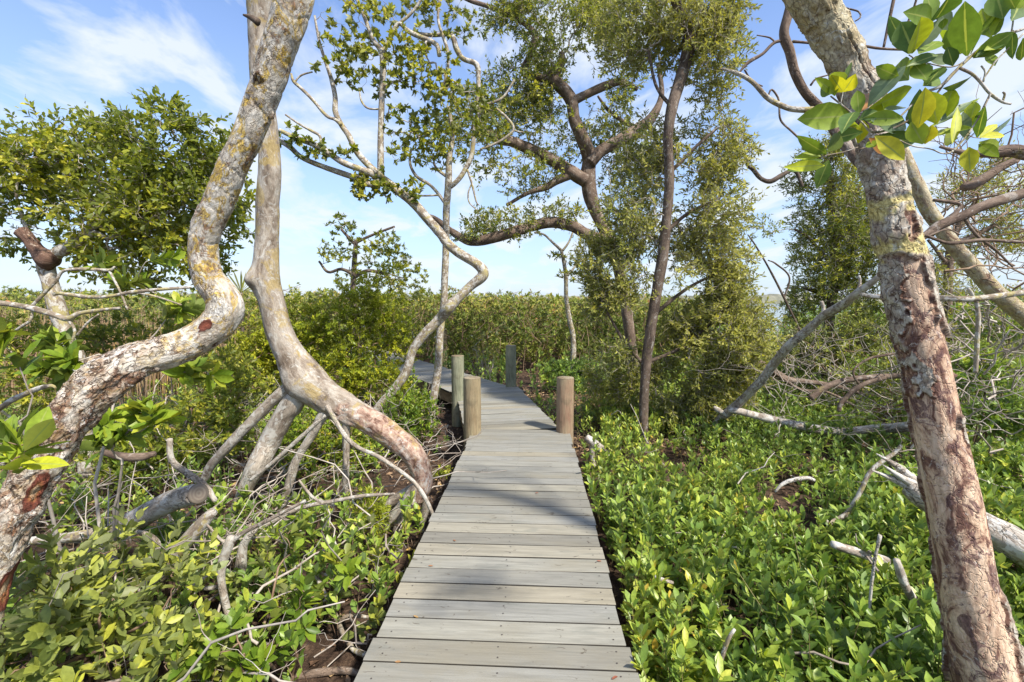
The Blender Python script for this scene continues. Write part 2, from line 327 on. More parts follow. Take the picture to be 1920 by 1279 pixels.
BK_A = bark_mat('bark_lichen', (.50, .46, .39), (.33, .28, .22), (.15, .10, .07), (.36, .25, .04), .42, 1.0, .45, .5, (.56, .55, .51), .4)
BK_D = bark_mat('bark_pale_yellow', (.50, .44, .30), (.38, .31, .20), (.17, .09, .065), (.40, .34, .15), .25, 2.2, .55, .7, (.5, .47, .38), .15)
BK_B = bark_mat('bark_grey', (.40, .36, .30), (.28, .24, .19), (.17, .13, .10), (.33, .26, .08), .24, 1.0, .35, .45, (.47, .45, .41), .28)
BK_DARK = bark_mat('bark_dark', (.17, .13, .10), (.10, .073, .055), (.045, .033, .027), (.2, .18, .06), .12, 1.2, .6, .7, (.27, .25, .22), .10)
BK_LIMB = bark_mat('bark_limb', (.22, .165, .125), (.14, .10, .075), (.07, .048, .036), (.24, .2, .08), .1, 1.0, .5, .6, (.31, .27, .23), .12)
BK_SLIM = bark_mat('bark_slim', (.34, .29, .22), (.23, .185, .135), (.14, .11, .08), (.34, .29, .12), .3, 1.4, .35, .5, (.5, .48, .43), .3)
BK_DEAD = bark_mat('dead_wood', (.46, .42, .36), (.33, .28, .23), (.17, .13, .10), (.38, .34, .2), .1, 1.0, .8, .8, (.52, .50, .46), .3)
BK_ROOT = bark_mat('bark_root', (.40, .36, .30), (.29, .245, .195), (.14, .105, .08), (.36, .33, .2), .05, 1.0, .6, .7, (.45, .43, .38), .25)

# ------------------------------------------------------------------ ground, water, far shore
def grid_mesh(name, xs, ys, zf, mat, kind='structure'):
    X, Y = np.meshgrid(xs, ys); Z = zf(X, Y); mb = MB(); nx, ny = len(xs), len(ys)
    i = np.arange(ny - 1)[:, None] * nx; j = np.arange(nx - 1)[None]
    mb.add(np.stack([X, Y, Z], -1).reshape(-1, 3), np.stack([i + j, i + j + 1, i + nx + j + 1, i + nx + j], -1).reshape(-1, 4))
    return tag(mb.build(name, mat), kind=kind)
m_ground, nt = new_mat('mud_litter'); t = N(nt, 'ShaderNodeTexCoord')
ga = noise(nt, t.outputs['Object'], 9, 8, .7, .6); gb = noise(nt, t.outputs['Object'], 60, 5, .7)
gc = ramp(nt, [(.3, (.022, .014, .010)), (.5, (.06, .038, .026)), (.68, (.15, .10, .065)), (.8, (.24, .15, .09))], ga)
gc = mixc(nt, .7, gc, mixc(nt, 1.0, gc, ramp(nt, [(.3, .4), (.7, 1.6)], gb), 'MULTIPLY')); finish(nt, gc, .95, gb, .8, .02, .2)
def gz(X, Y):
    p = np.stack([X * .9, Y * .9, X * 0], -1); far = np.clip((Y - 22) / 14, 0, 1)
    return GZ + (fbm(p, 3) - .5) * .16 - far * .9
def spread(a, b, n0, lim): return np.concatenate([-np.geomspace(lim, -a + .5, 26), np.linspace(a, b, n0), np.geomspace(b + .5, lim, 26)])
grid_mesh('ground', spread(-14., 16., 120, 4000), np.concatenate([np.linspace(-6, 26, 130), np.geomspace(27, 6000, 30)]), gz, m_ground)
m_water, nt = new_mat('water'); t = N(nt, 'ShaderNodeTexCoord'); wn = noise(nt, t.outputs['Object'], .8, 5, .6, 0, (1, .4, 1))
finish(nt, (.10, .15, .17), .12, wn, .25, .1, .5)
grid_mesh('water', np.array([-4500., -600, 0, 600, 4500]), np.array([30., 200, 1000, 6000]), lambda X, Y: X * 0 - .75, m_water)
m_shore, nt = new_mat('far_shore'); t = N(nt, 'ShaderNodeTexCoord')
finish(nt, ramp(nt, [(.3, (.12, .13, .10)), (.7, (.24, .23, .17))], noise(nt, t.outputs['Object'], .05, 5, .7)), .9)
sx = np.linspace(-900, 1400, 900); mb = MB()
top = 6 + 9 * fbm(np.stack([sx * .012, sx * 0, sx * 0], -1), 3) + 5 * vn(np.stack([sx * .09, sx * 0, sx * 0], -1)) + 3 * vn(np.stack([sx * .3, sx * 0, sx * 0 + 5], -1))
prof = [(0, 0), (4, .55), (18, .95), (45, 1.0), (120, .5)]
V = np.stack([np.stack([sx, 900 + dy + sx * 0, -1 + (top + 1) * k], -1) for dy, k in prof]); n_ = len(sx)
i = np.arange(len(prof) - 1)[:, None] * n_; j = np.arange(n_ - 1)[None]
mb.add(V.reshape(-1, 3), np.stack([i + j, i + j + 1, i + n_ + j + 1, i + n_ + j], -1).reshape(-1, 4)); tag(mb.build('far_shore', m_shore), kind='structure')

# ------------------------------------------------------------------ boardwalk
m_deck, nt = new_mat('weathered_board'); bc = attr(nt, 'bc', True); r_ = attr(nt, 'rnd')
g1 = noise(nt, bc, 16, 6, .65, .8, (.16, 1.6, 1)); g2 = noise(nt, bc, 80, 4, .6, .3, (.04, 1, 1)); g3 = noise(nt, bc, 2.2, 4, .6, .2, (.7, 1.5, 1), (3, 1, 7))
dc = ramp(nt, [(0, (.185, .175, .145)), (.3, (.225, .22, .19)), (.6, (.245, .243, .22)), (.85, (.27, .26, .215)), (1, (.28, .25, .185))], r_)
dc = mixc(nt, .55, dc, mixc(nt, 1., dc, ramp(nt, [(.32, .62), (.6, 1.12)], g1), 'MULTIPLY')); dc = mixc(nt, .5, dc, mixc(nt, 1., dc, ramp(nt, [(.3, .72), (.6, 1.1)], g2), 'MULTIPLY'))
dc = mixc(nt, ramp(nt, [(.47, 0.), (.68, .5)], g3), dc, (.215, .19, .13)); g5 = noise(nt, bc, 7, 5, .65, 1.5, (.25, 1.3, 1), (1, 4, 9)); dc = mixc(nt, ramp(nt, [(.56, 0.), (.66, .45)], g5), dc, (.16, .165, .14))
spk = noise(nt, bc, 26, 3, .6, 1.2, (.5, 1, 1), (8, 8, 2)); dc = mixc(nt, ramp(nt, [(.66, 0.), (.71, .8)], spk), dc, (.09, .075, .055))
dc = mixc(nt, ramp(nt, [(.35, 0.), (.9, .93)], attr(nt, 'grime')), dc, (.030, .026, .020)); finish(nt, dc, .72, g2, .35, .004, .25)  # shade of the plank gaps painted as near-black on the board sides
m_fascia, nt = new_mat('stained_joist'); t = N(nt, 'ShaderNodeTexCoord'); fa = noise(nt, t.outputs['Object'], 7, 5, .6, 0, (1, 1, 3))
finish(nt, ramp(nt, [(.3, (.12, .085, .05)), (.5, (.23, .17, .10)), (.7, (.32, .25, .16))], fa), .8, fa, .4, .006)
m_screw, nt = new_mat('screw_head'); finish(nt, (.06, .05, .045), .5)
bw = thing('boardwalk', 'weathered grey wooden plank boardwalk running ahead and bending left between the mangroves', 'boardwalk', (0.3, 4.0, 0))
def section(O, D, Lg, Wd, pitch=.1465, z=0.0, seed=0, label=None, x0=0.0):
    """planks laid across D (unit, xy) from corner O (left, near); returns nothing, links decking, joists, screws"""
    D = np.array((*D, 0.)); D /= np.linalg.norm(D); X = np.array((D[1], -D[0], 0.)); mb = MB(); sc = MB(); n = int(Lg / pitch)
    cs = [(.003, 0), (.133, 0), (.137, -.004), (.137, -.036), (-.001, -.036), (-.001, -.004)]     # plank section with eased edges
    for k in range(n):
        y0 = k * pitch; j = np.array(O) + D * y0; e0 = rng.normal() * .007 + x0; e1 = Wd + rng.normal() * .007; ks = 9; xs = np.linspace(e0, e1, ks)
        tilt = rng.normal() * .0012; cup = rng.normal() * .0012; skew = rng.normal() * .0015; col = rng.random()
        V = []; b = []
        for q, x in enumerate(xs):
            for (yy, zz_) in cs:
                V.append(j + X * x + D * (yy + skew * (x / Wd - .5)) + np.array((0, 0, z + zz_ + tilt * (yy / .14 - .5) + cup * math.sin(x / Wd * 3.1) + .0004 * math.sin(k * 3 + x * 6)))); b.append((x + seed + k * 2.37, yy + k * .731, zz_))
        m = len(cs); Fq = [[q * m + c_, q * m + (c_ + 1) % m, (q + 1) * m + (c_ + 1) % m, (q + 1) * m + c_] for q in range(ks - 1) for c_ in range(m)]
        for q in (0, (ks - 1) * m): Fq += [[q, q + 1, q + 2, q + 5], [q + 5, q + 2, q + 3, q + 4]]
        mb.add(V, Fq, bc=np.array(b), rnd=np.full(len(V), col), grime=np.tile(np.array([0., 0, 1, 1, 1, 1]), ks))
        if seed < 5:
            for x in (.07, Wd / 2, Wd - .07):
                for yy in (.035, .105):
                    c_ = j + X * (x + rng.normal() * .006) + D * (yy + rng.normal() * .004) + np.array((0, 0, z + .0018)); a = np.arange(8) / 8 * 6.283; rr = .0042
                    V2 = c_ + (X[None] * np.cos(a)[:, None] + D[None] * np.sin(a)[:, None]) * rr; sc.add(V2, [[0, 1, 2, 3], [0, 3, 4, 7], [4, 5, 6, 7]])
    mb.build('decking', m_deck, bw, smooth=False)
    if sc.n: tag(sc.build('screw_heads', m_screw, bw, smooth=False), kind='stuff')
    for x, nm in ((x0 + .03, 'joist'), (Wd / 2, 'joist'), (Wd - .07, 'joist')):
        jb = MB(); A = np.array(O) + X * x; B = A + D * (n * pitch - .02)
        c4 = [A, A + X * .04, A + X * .04 - (0, 0, .2), A - (0, 0, .2)]; d4 = [p + (B - A) for p in c4]
        V = np.array(c4 + d4) + np.array((0, 0, z - .0385)); jb.add(V, [[0, 1, 2, 3], [7, 6, 5, 4], [0, 4, 5, 1], [1, 5, 6, 2], [2, 6, 7, 3], [3, 7, 4, 0]]); jb.build(nm, m_fascia, bw, smooth=False)
pL0 = Gp(663, 1279, 0); pR0 = Gp(1197, 1279, 0); pR1 = Gp(1067, 806, 0); WD = 1.21
dn = pR1 - pR0; dn[2] = 0; dn /= np.linalg.norm(dn); Xn = np.array((dn[1], -dn[0], 0)); WD = float((pR0 - pL0) @ Xn)
back = 3.2; nL = float((pR1 - pR0) @ dn) + back; nL = math.floor(nL / .1465) * .1465
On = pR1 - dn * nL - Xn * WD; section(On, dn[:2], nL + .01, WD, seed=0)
qR0 = Gp(1048, 801, 0) ; qR1 = Gp(971, 724, 0); dm = qR1 - qR0; dm[2] = 0; Lm = np.linalg.norm(dm); dm /= Lm; Xm = np.array((dm[1], -dm[0], 0))
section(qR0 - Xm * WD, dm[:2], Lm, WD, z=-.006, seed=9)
tR0 = qR1 - dm * .05; tR1 = Gp(800, 676, 0); df = tR1 - tR0; df[2] = 0; df /= np.linalg.norm(df); Xf = np.array((df[1], -df[0], 0))
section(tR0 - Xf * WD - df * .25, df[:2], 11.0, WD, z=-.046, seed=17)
# end trim boards at the two joints
for (A, dd, zt) in ((pR1, dn, -.041), (qR1, dm, -.047)):
    X = np.array((dd[1], -dd[0], 0)); jb = MB(); c4 = [A + X * .02 - dd * .05, A - X * (WD + .02) - dd * .05, A - X * (WD + .02) + dd * .16, A + X * .02 + dd * .16]
    V = np.array([p + (0, 0, zt) for p in c4] + [p + (0, 0, zt - .14) for p in c4]); jb.add(V, [[3, 2, 1, 0], [4, 5, 6, 7], [0, 1, 5, 4], [1, 2, 6, 5], [2, 3, 7, 6], [3, 0, 4, 7]]); jb.build('end_beam', m_fascia, bw, smooth=False)

def post_mat(name, c1, c2, c3):
    m, nt = new_mat(name); v = attr(nt, 'bk', True); a = noise(nt, v, 14, 5, .6, .4, (1, 1, .12)); b = noise(nt, v, 4, 4, .6, 0, (1, 1, .5)); f = noise(nt, v, 80, 4, .7, 0, (1, 1, .06))
    c = mixc(nt, ramp(nt, [(.4, 0.), (.6, 1.)], b), ramp(nt, [(.35, c1), (.65, c2)], a), ramp(nt, [(.35, c2), (.65, c3)], a))
    c = mixc(nt, .6, c, mixc(nt, 1., c, ramp(nt, [(.3, .5), (.65, 1.2)], f), 'MULTIPLY')); ck = noise(nt, v, 30, 3, .5, .3, (1, 1, .05), (3, 3, 1)); c = mixc(nt, ramp(nt, [(.28, .85), (.335, 0.)], ck), c, (.04, .03, .02)); dk = noise(nt, v, 6, 5, .7, 0, (1, 1, 1), (7, 2, 4)); c = mixc(nt, ramp(nt, [(.52, 0.), (.66, .5)], dk), c, (.10, .085, .055)); finish(nt, c, .85, math_n(nt, 'ADD', f, ck), .8, .008, .2); return m
PM1 = post_mat('post_tan', (.20, .15, .085), (.30, .235, .14), (.26, .245, .15)); PM2 = post_mat('post_green', (.16, .17, .11), (.25, .26, .18), (.33, .31, .21)); PM3 = post_mat('post_rust', (.22, .13, .085), (.31, .22, .14), (.29, .25, .16))
PMS = post_mat('post_end', (.14, .10, .06), (.25, .2, .13), (.3, .26, .18))
def post(px, pyt, d, wpx, mat, label, lean=0.0):
    top = P(px, pyt, d); r = wpx * d / F / 2; base = np.array((top[0] + lean, top[1], GZ - .15))
    t = thing('wooden_post', label, 'post', (base[0], base[1], GZ), 'round timber posts standing beside the boardwalk')
    mb = MB(); tube(mb, [[*base, r], [*((base + top) / 2), r], [*top, r * .985]], 28, .05, .012, .002, close=False); mb.build('shaft', mat, t)
    cb = MB(); a = np.arange(24) / 24 * 6.283; rings = []
    for k, zz_ in ((1.0, -.006), (.95, .003), (.5, .006), (.001, .006)): rings.append(np.stack([top[0] + np.cos(a) * r * k, top[1] + np.sin(a) * r * k, top[2] + zz_ + 0 * a], -1))
    V = np.concatenate(rings); i = np.arange(3)[:, None] * 24; j = np.arange(24)[None]; k = (j + 1) % 24
    cb.add(V, np.stack([i + j, i + k, i + 24 + k, i + 24 + j], -1).reshape(-1, 4), bk=V * 1.0); cb.build('cut_top', PMS, t)
post(885, 708, 5.55, 33.5, PM1, 'short tan wooden post at the left corner where the near planks end')
post(1060, 708, 5.62, 33, PM3, 'rusty brown wooden post right of the boardwalk at the first joint')
post(858, 667, 7.5, 24, PM2, 'greenish wooden post just behind the left corner post')
post(958, 648, 8.75, 20, PM2, 'farther pale post on the right side where the boardwalk bends left')
post(833, 618, 13.6, 11, PM1, 'distant thin post half hidden behind the slim upright trunk on the far boardwalk')

# ------------------------------------------------------------------ near trunks
def smooth01(x, a, b): t = np.clip((x - a) / (b - a), 0, 1); return t * t * (3 - 2 * t)
# left leaning trunk: smooth lichened top, flaky brown elbow, pale cracked foot, red wounds
m_left, nt = new_mat('bark_left_trunk'); v = attr(nt, 'bk', True); fl = attr(nt, 'flake'); wd = attr(nt, 'wound'); gv = attr(nt, 'groove')
a = noise(nt, v, 12, 6, .65, .6, (1, 1, .6)); f = noise(nt, v, 95, 5, .72, .2, (1, 1, .45))
cs_ = ramp(nt, [(.33, (.19, .14, .095)), (.42, (.37, .31, .24)), (.52, (.52, .475, .40)), (.66, (.62, .59, .53))], a)
cfk = ramp(nt, [(.34, (.08, .042, .028)), (.43, (.23, .14, .095)), (.51, (.42, .34, .26)), (.62, (.58, .52, .44))], noise(nt, v, 20, 6, .7, .9, (1, 1, .55)))
c = mixc(nt, fl, cs_, cfk)
vo = N(nt, 'ShaderNodeTexVoronoi', feature='DISTANCE_TO_EDGE'); vo.inputs['Scale'].default_value = 27
mpn = N(nt, 'ShaderNodeMapping'); mpn.inputs['Scale'].default_value = (1, 1, .5); nt.links.new(v, mpn.inputs[0])
dn_ = N(nt, 'ShaderNodeTexNoise'); dn_.inputs['Scale'].default_value = 20; dn_.inputs['Detail'].default_value = 5; nt.links.new(v, dn_.inputs['Vector']); sc_ = N(nt, 'ShaderNodeVectorMath', operation='SCALE'); sc_.inputs['Scale'].default_value = .11; nt.links.new(dn_.outputs['Color'], sc_.inputs[0])
ad = N(nt, 'ShaderNodeVectorMath', operation='ADD'); nt.links.new(mpn.outputs[0], ad.inputs[0]); nt.links.new(sc_.outputs[0], ad.inputs[1]); nt.links.new(ad.outputs[0], vo.inputs['Vector'])
crk = ramp(nt, [(0, 1.), (.025, .6), (.06, 0.)], vo.outputs['Distance']); cg = ramp(nt, [(.42, .0), (.60, 1.)], noise(nt, v, 5, 4, .6, 0, (1, 1, .6), (3, 9, 2)))
crkf = math_n(nt, 'MULTIPLY', crk, math_n(nt, 'MAXIMUM', math_n(nt, 'MULTIPLY', cg, .75), fl), True)
yl = noise(nt, v, 11, 7, .75, 1.0, (1, 1, .9), (1, 7, 3)); c = mixc(nt, math_n(nt, 'MULTIPLY', ramp(nt, [(.505, 0.), (.555, .85)], yl), attr(nt, 'high')), c, ramp(nt, [(.35, (.24, .15, .05)), (.6, (.52, .36, .045))], f))
gy = noise(nt, v, 11, 6, .75, .8, (1, 1, .8), (4, 1, 6)); c = mixc(nt, ramp(nt, [(.57, 0.), (.60, .75)], gy), c, ramp(nt, [(.4, (.12, .10, .075)), (.6, (.27, .12, .05))], f))
wh = noise(nt, v, 17, 4, .7, .8, (1, 1, .8), (9, 1, 2)); c = mixc(nt, ramp(nt, [(.56, 0.), (.60, .7)], wh), c, (.58, .57, .53)); c = mixc(nt, crkf, c, (.11, .065, .045))
c = mixc(nt, .7, c, mixc(nt, 1., c, ramp(nt, [(.3, .5), (.65, 1.3)], f), 'MULTIPLY'))
wc = ramp(nt, [(.0, (.09, .035, .025)), (.4, (.20, .060, .035)), (.6, (.34, .15, .06)), (.8, (.52, .38, .24))], wd)
c = mixc(nt, ramp(nt, [(.02, 0.), (.10, 1.)], wd), c, mixc(nt, .5, wc, mixc(nt, 1., wc, ramp(nt, [(.3, .4), (.7, 1.4)], f), 'MULTIPLY'))); c = mixc(nt, gv, c, (.05, .03, .022))
finish(nt, c, .85, math_n(nt, 'SUBTRACT', math_n(nt, 'ADD', f, a), math_n(nt, 'MULTIPLY', crkf, 1.5)), .75, .014, .2)
tA = thing('leaning_mangrove_tree', 'leaning mangrove trunk at the left edge with elbow bend and red wounds', 'tree', P(-80, 1500, 1.85))
pa = px_path([(-85, 1560, 62, 1.72), (-68, 1400, 58, 1.75), (-58, 1280, 54, 1.78), (-45, 1190, 52, 1.80), (-22, 1085, 50, 1.84), (14, 1000, 50, 1.88), (56, 912, 50, 1.93), (106, 820, 50, 1.98), (150, 758, 49, 2.03), (198, 712, 46, 2.08), (258, 674, 36, 2.16), (322, 657, 32, 2.24), (378, 630, 32, 2.30), (416, 597, 36, 2.33), (418, 560, 34, 2.33), (390, 520, 31, 2.32), (381, 475, 30, 2.31), (387, 430, 32, 2.29), (410, 378, 33, 2.27), (437, 313, 32, 2.24), (461, 263, 33, 2.22), (487, 198, 35, 2.20), (504, 150, 36, 2.18), (524, 84, 38, 2.15), (541, 38, 40, 2.13), (553, -10, 41, 2.12), (580, -120, 38, 2.1), (605, -260, 34, 2.05)])
kn = [(P(450, 575, 2.30), .050, .024), (P(487, 262, 2.14), .034, .020), (P(566, 75, 2.12), .02, .018), (P(522, 182, 2.16), .018, .013), (P(375, 450, 2.28), .03, .008), (P(300, 645, 2.16), .05, .008)]
w1, w2, w3 = P(64, 932, 1.84), P(6, 1130, 1.74), P(384, 612, 2.22)
def exA(C, T, D, s, rr, bk):
    V = C[:, None] + D * rr[..., None]
    for c_, sg, am in kn: d2 = ((V - c_) ** 2).sum(-1); rr = rr + am * np.exp(-d2 / (2 * sg * sg)) * (1 + .6 * (fbm(V * 60, 2) - .5))
    n3 = fbm(bk * np.array((14, 14, 9.)), 3); s0 = s[:, None] / s[-1]
    fl = smooth01(n3 + .42 * np.exp(-((s0 - .375) / .12) ** 4) - .1, .62, .70)
    pl = fbm(bk * np.array((22, 22, 14.)) + 40, 3); st = np.floor(pl * 9) / 9; rr = rr + fl * (st - .5) * .05 + (fbm(bk * np.array((30, 30, 16.)) + 9, 3) - .5) * .010
    gv = fl * smooth01(np.abs((pl * 9) % 1 - .02), .16, .0)
    Vn = V; wn = np.zeros(rr.shape)
    vd = unit(C - np.array((0, 0, HC))); lat = np.cross(T, vd); lat = unit(lat); front = smooth01(-(D * vd[:, None]).sum(-1), .05, .2)
    for c_, ax, ay in ((w1, .028, .068), (w2, .030, .08), (w3, .020, .036)):
        dv = V - c_; al = (dv * T[:, None]).sum(-1); ac = (dv * lat[:, None]).sum(-1); q = np.sqrt((al / ay) ** 2 + (ac / ax) ** 2) + (fbm(V * 45, 3) - .5) * .8
        e = np.clip(1.2 - q, 0, 1.2) / 1.2 * front; wn = np.maximum(wn, e * (.45 if c_ is w3 else 1))
    rr = rr - .007 * smooth01(wn, .3, .7) + .004 * np.exp(-((wn - .12) / .08) ** 2) * (wn > .01)
    # red run below the wound
    rr = rr - .0035 * np.exp(-((((s[:, None] * 7.3 + fbm(bk * 5, 2) * 2.2) % 1) - .5) / .035) ** 2) * smooth01(s0, .5, .6)
    return rr, {'high': (.25 + .75 * smooth01(s0, .42, .55) + 0 * rr).ravel(), 'flake': np.clip(fl, 0, 1).ravel(), 'wound': wn.ravel(), 'groove': gv.ravel() * .9}
pa[:, 3] *= np.interp(np.arange(len(pa)), [0, 8, 10, 18, 20, 27], [.95, .95, 1., .97, .92, .90])
mb = MB(); tube(mb, pa, 168, .0065, .05, .006, .0, False, 1.0, exA, 2.0); mb.build('trunk', m_left, tA)
mb = MB(); tube(mb, px_path([(456, 28, 2, 2.16), (470, 33, 5), (484, 42, 7)]), 10, .005, .1, .002); mb.build('branch_stub', BK_DARK, tA)

# second trunk with prop roots
tB = thing('prop_rooted_mangrove_tree', 'grey mangrove standing on arching prop roots left of the boardwalk', 'tree', P(650, 900, 4.1) * (1, 1, 0) + (0, 0, GZ))
pb = px_path([(478, -190, 24, 3.9), (484, -60, 27, 3.95), (489, 20, 27, 4.0), (487, 80, 22, 4.0), (492, 170, 22, 4.02), (503, 262, 21, 4.05), (506, 322, 23, 4.05), (502, 380, 24, 4.08), (501, 437, 24, 4.1), (499, 490, 27, 4.1), (497, 522, 31, 4.1), (509, 565, 27, 4.1), (524, 622, 28, 4.1), (543, 662, 31, 4.1), (566, 700, 39, 4.1), (602, 737, 36, 4.08), (650, 766, 29, 4.05), (695, 790, 26, 4.0), (735, 818, 26, 3.95), (768, 845, 25, 3.9), (788, 878, 22, 3.87), (793, 910, 19, 3.85), (783, 935, 15, 3.85)])
knb = [(P(473, 524, 4.02), .045, .05), (P(533, 322, 4.0), .02, .045), (P(506, 318, 3.93), .025, .03), (P(475, 300, 4.0), .02, .012), (P(640, 790, 3.95), .07, .02), (P(548, 728, 3.98), .09, .045), (P(612, 765, 3.98), .07, .02), (P(790, 858, 3.8), .05, .03)]
def exB(C, T, D, s, rr, bk):
    V = C[:, None] + D * rr[..., None]
    for c_, sg, am in knb: d2 = ((V - c_) ** 2).sum(-1); rr = rr + am * np.exp(-d2 / (2 * sg * sg))
    s0 = (s / s[-1])[:, None] + 0 * rr; rr = rr * (1 + .28 * (fbm(bk * np.array((16, 16, 7.)), 3) - .5) * smooth01(s0, .7, .8)); rr = rr + .006 * (fbm(bk * np.array((60, 60, 12.)), 2) - .5)
    return rr, {'flake': smooth01(s0 + .1 * (fbm(bk * 9, 2) - .5), .78, .83).ravel()}
m_b, nt = new_mat('bark_prop_tree'); v = attr(nt, 'bk', True); a = noise(nt, v, 9, 6, .65, .5, (1, 1, .5)); f = noise(nt, v, 75, 6, .78, .4, (1, 1, .4))
c1 = ramp(nt, [(.34, (.12, .09, .065)), (.45, (.24, .195, .15)), (.55, (.34, .295, .24)), (.66, (.42, .385, .33))], a); c2 = ramp(nt, [(.36, (.12, .065, .045)), (.47, (.30, .19, .14)), (.6, (.44, .34, .26)), (.68, (.55, .49, .42))], noise(nt, v, 14, 6, .7, .9))
c = mixc(nt, attr(nt, 'flake'), c1, c2); yl = noise(nt, v, 5, 5, .7, .8, (1, 1, .9), (1, 7, 3)); c = mixc(nt, ramp(nt, [(.52, 0.), (.57, .6)], yl), c, (.34, .25, .08)); wl = noise(nt, v, 13, 6, .75, .9, (1, 1, .8), (8, 2, 1)); c = mixc(nt, ramp(nt, [(.55, 0.), (.59, .6)], wl), c, (.47, .46, .42))
c = mixc(nt, .65, c, mixc(nt, 1., c, ramp(nt, [(.32, .5), (.62, 1.25)], f), 'MULTIPLY')); finish(nt, c, .88, math_n(nt, 'ADD', f, a), .6, .012, .2)
mb = MB(); pb[:, 3] *= .93; tube(mb, pb, 96, .013, .05, .005, 0, False, 1, exB, 5.); mb.build('trunk', m_b, tB)
roots = [
    [(570, 712, 12, 4.12), (540, 728, 12, 4.05), (503, 758, 10.5), (450, 813, 9.5), (398, 869, 9), (384, 896, 8), (362, 940, 7)],
    [(580, 708, 14, 4.14), (560, 736, 22, 4.09), (548, 757, 22, 4.07), (533, 779, 21), (505, 831, 20), (483, 872, 19, 3.95), (466, 905, 16), (445, 960, 14), (425, 1020, 12)],
    [(640, 765, 12, 4.0), (612, 772, 11), (586, 813, 8.5), (556, 864, 8.5), (545, 901, 9), (534, 940, 7), (524, 985, 6)],
    [(650, 765, 14, 3.98), (648, 790, 9), (649, 850, 7), (648, 912, 7), (652, 985, 6), (653, 1020, 6)],
    [(612, 760, 5, 3.9), (657, 829, 4.5, 3.8), (710, 857, 4, 3.7), (752, 885, 4, 3.65), (778, 906, 4), (800, 939, 4, 3.6), (813, 970, 3.5, 3.6)],
    [(785, 915, 14, 3.84), (772, 930, 14), (752, 953, 12), (727, 984, 11), (705, 1018, 9, 3.8), (697, 1045, 7)],
    [(780, 915, 11, 3.95), (745, 935, 10, 3.98), (715, 955, 9), (697, 975, 8), (690, 1000, 6)],
    [(775, 935, 8, 3.8), (752, 975, 8, 3.75), (742, 1005, 7), (748, 1035, 6)],
    [(790, 920, 9, 3.9), (798, 950, 8), (790, 985, 7), (795, 1015, 6)],
]
for q in roots:
    mb = MB(); tube(mb, px_path(q), 20, .02, .18, .007, .02, True, 1.3, seed=rng.random() * 9); mb.build('prop_root', BK_ROOT, tB)

# right trunk, half stripped of bark
m_c, nt = new_mat('stripped_trunk'); v = attr(nt, 'bk', True); bare = attr(nt, 'bare'); gr = attr(nt, 'groove')
sw = noise(nt, v, 6.5, 7, .68, 1.6, (1, 1, .55)); f = noise(nt, v, 85, 5, .7, .3, (1, 1, .5)); st = noise(nt, v, 40, 4, .6, .1, (1, 1, .05))
wc = ramp(nt, [(.34, (.085, .04, .032)), (.43, (.19, .10, .07)), (.47, (.40, .26, .175)), (.53, (.56, .40, .275)), (.68, (.64, .49, .36))], sw)
wc = mixc(nt, .5, wc, mixc(nt, 1., wc, ramp(nt, [(.3, .55), (.6, 1.15)], st), 'MULTIPLY'))
ps = noise(nt, v, 10, 7, .72, 2.2, (1, 1, .8), (3, 8, 1)); wc = mixc(nt, ramp(nt, [(.55, 0.), (.575, .85)], ps), wc, ramp(nt, [(.35, (.07, .034, .034)), (.65, (.20, .115, .10))], f))
wo = noise(nt, v, 13, 6, .7, 2.5, (1, 1, .7), (2, 2, 8)); wc = mixc(nt, ramp(nt, [(.60, 0.), (.62, .6), (.64, .6), (.66, 0.)], wo), wc, (.62, .55, .48))
wc = mixc(nt, .5, wc, mixc(nt, 1., wc, ramp(nt, [(.35, .6), (.65, 1.2)], f), 'MULTIPLY'))
ba = noise(nt, v, 11, 6, .68, .6, (1, 1, .7)); bcx = ramp(nt, [(.32, (.09, .06, .045)), (.44, (.26, .20, .15)), (.56, (.40, .36, .29)), (.7, (.50, .48, .42))], ba)
yl = noise(nt, v, 7, 6, .7, .9, (1, 1, 1), (1, 7, 3)); yz = attr(nt, 'yellow'); bcx = mixc(nt, math_n(nt, 'MULTIPLY', ramp(nt, [(.34, .62), (.44, 1.)], yl), yz, True), bcx, ramp(nt, [(.3, (.34, .27, .09)), (.6, (.56, .48, .21))], f))
wl = noise(nt, v, 20, 5, .7, .9, (1, 1, 1), (7, 1, 3)); bcx = mixc(nt, ramp(nt, [(.57, 0.), (.62, .6)], wl), bcx, (.55, .55, .50))
vo = N(nt, 'ShaderNodeTexVoronoi', feature='DISTANCE_TO_EDGE'); vo.inputs['Scale'].default_value = 30
mpn = N(nt, 'ShaderNodeMapping'); mpn.inputs['Scale'].default_value = (1, 1, .6); nt.links.new(v, mpn.inputs[0])
dn_ = N(nt, 'ShaderNodeTexNoise'); dn_.inputs['Scale'].default_value = 22; nt.links.new(v, dn_.inputs['Vector']); sc_ = N(nt, 'ShaderNodeVectorMath', operation='SCALE'); sc_.inputs['Scale'].default_value = .06; nt.links.new(dn_.outputs['Color'], sc_.inputs[0])
ad = N(nt, 'ShaderNodeVectorMath', operation='ADD'); nt.links.new(mpn.outputs[0], ad.inputs[0]); nt.links.new(sc_.outputs[0], ad.inputs[1]); nt.links.new(ad.outputs[0], vo.inputs['Vector'])
crk = ramp(nt, [(0, 1.), (.03, .7), (.07, 0.)], vo.outputs['Distance']); bcx = mixc(nt, math_n(nt, 'MULTIPLY', crk, math_n(nt, 'MULTIPLY', ramp(nt, [(.38, .15), (.58, .9)], noise(nt, v, 9, 4, .6, 0, (1, 1, .7), (6, 6, 1))), math_n(nt, 'SUBTRACT', 1.0, math_n(nt, 'MULTIPLY', yz, .45)))), bcx, (.07, .045, .035))
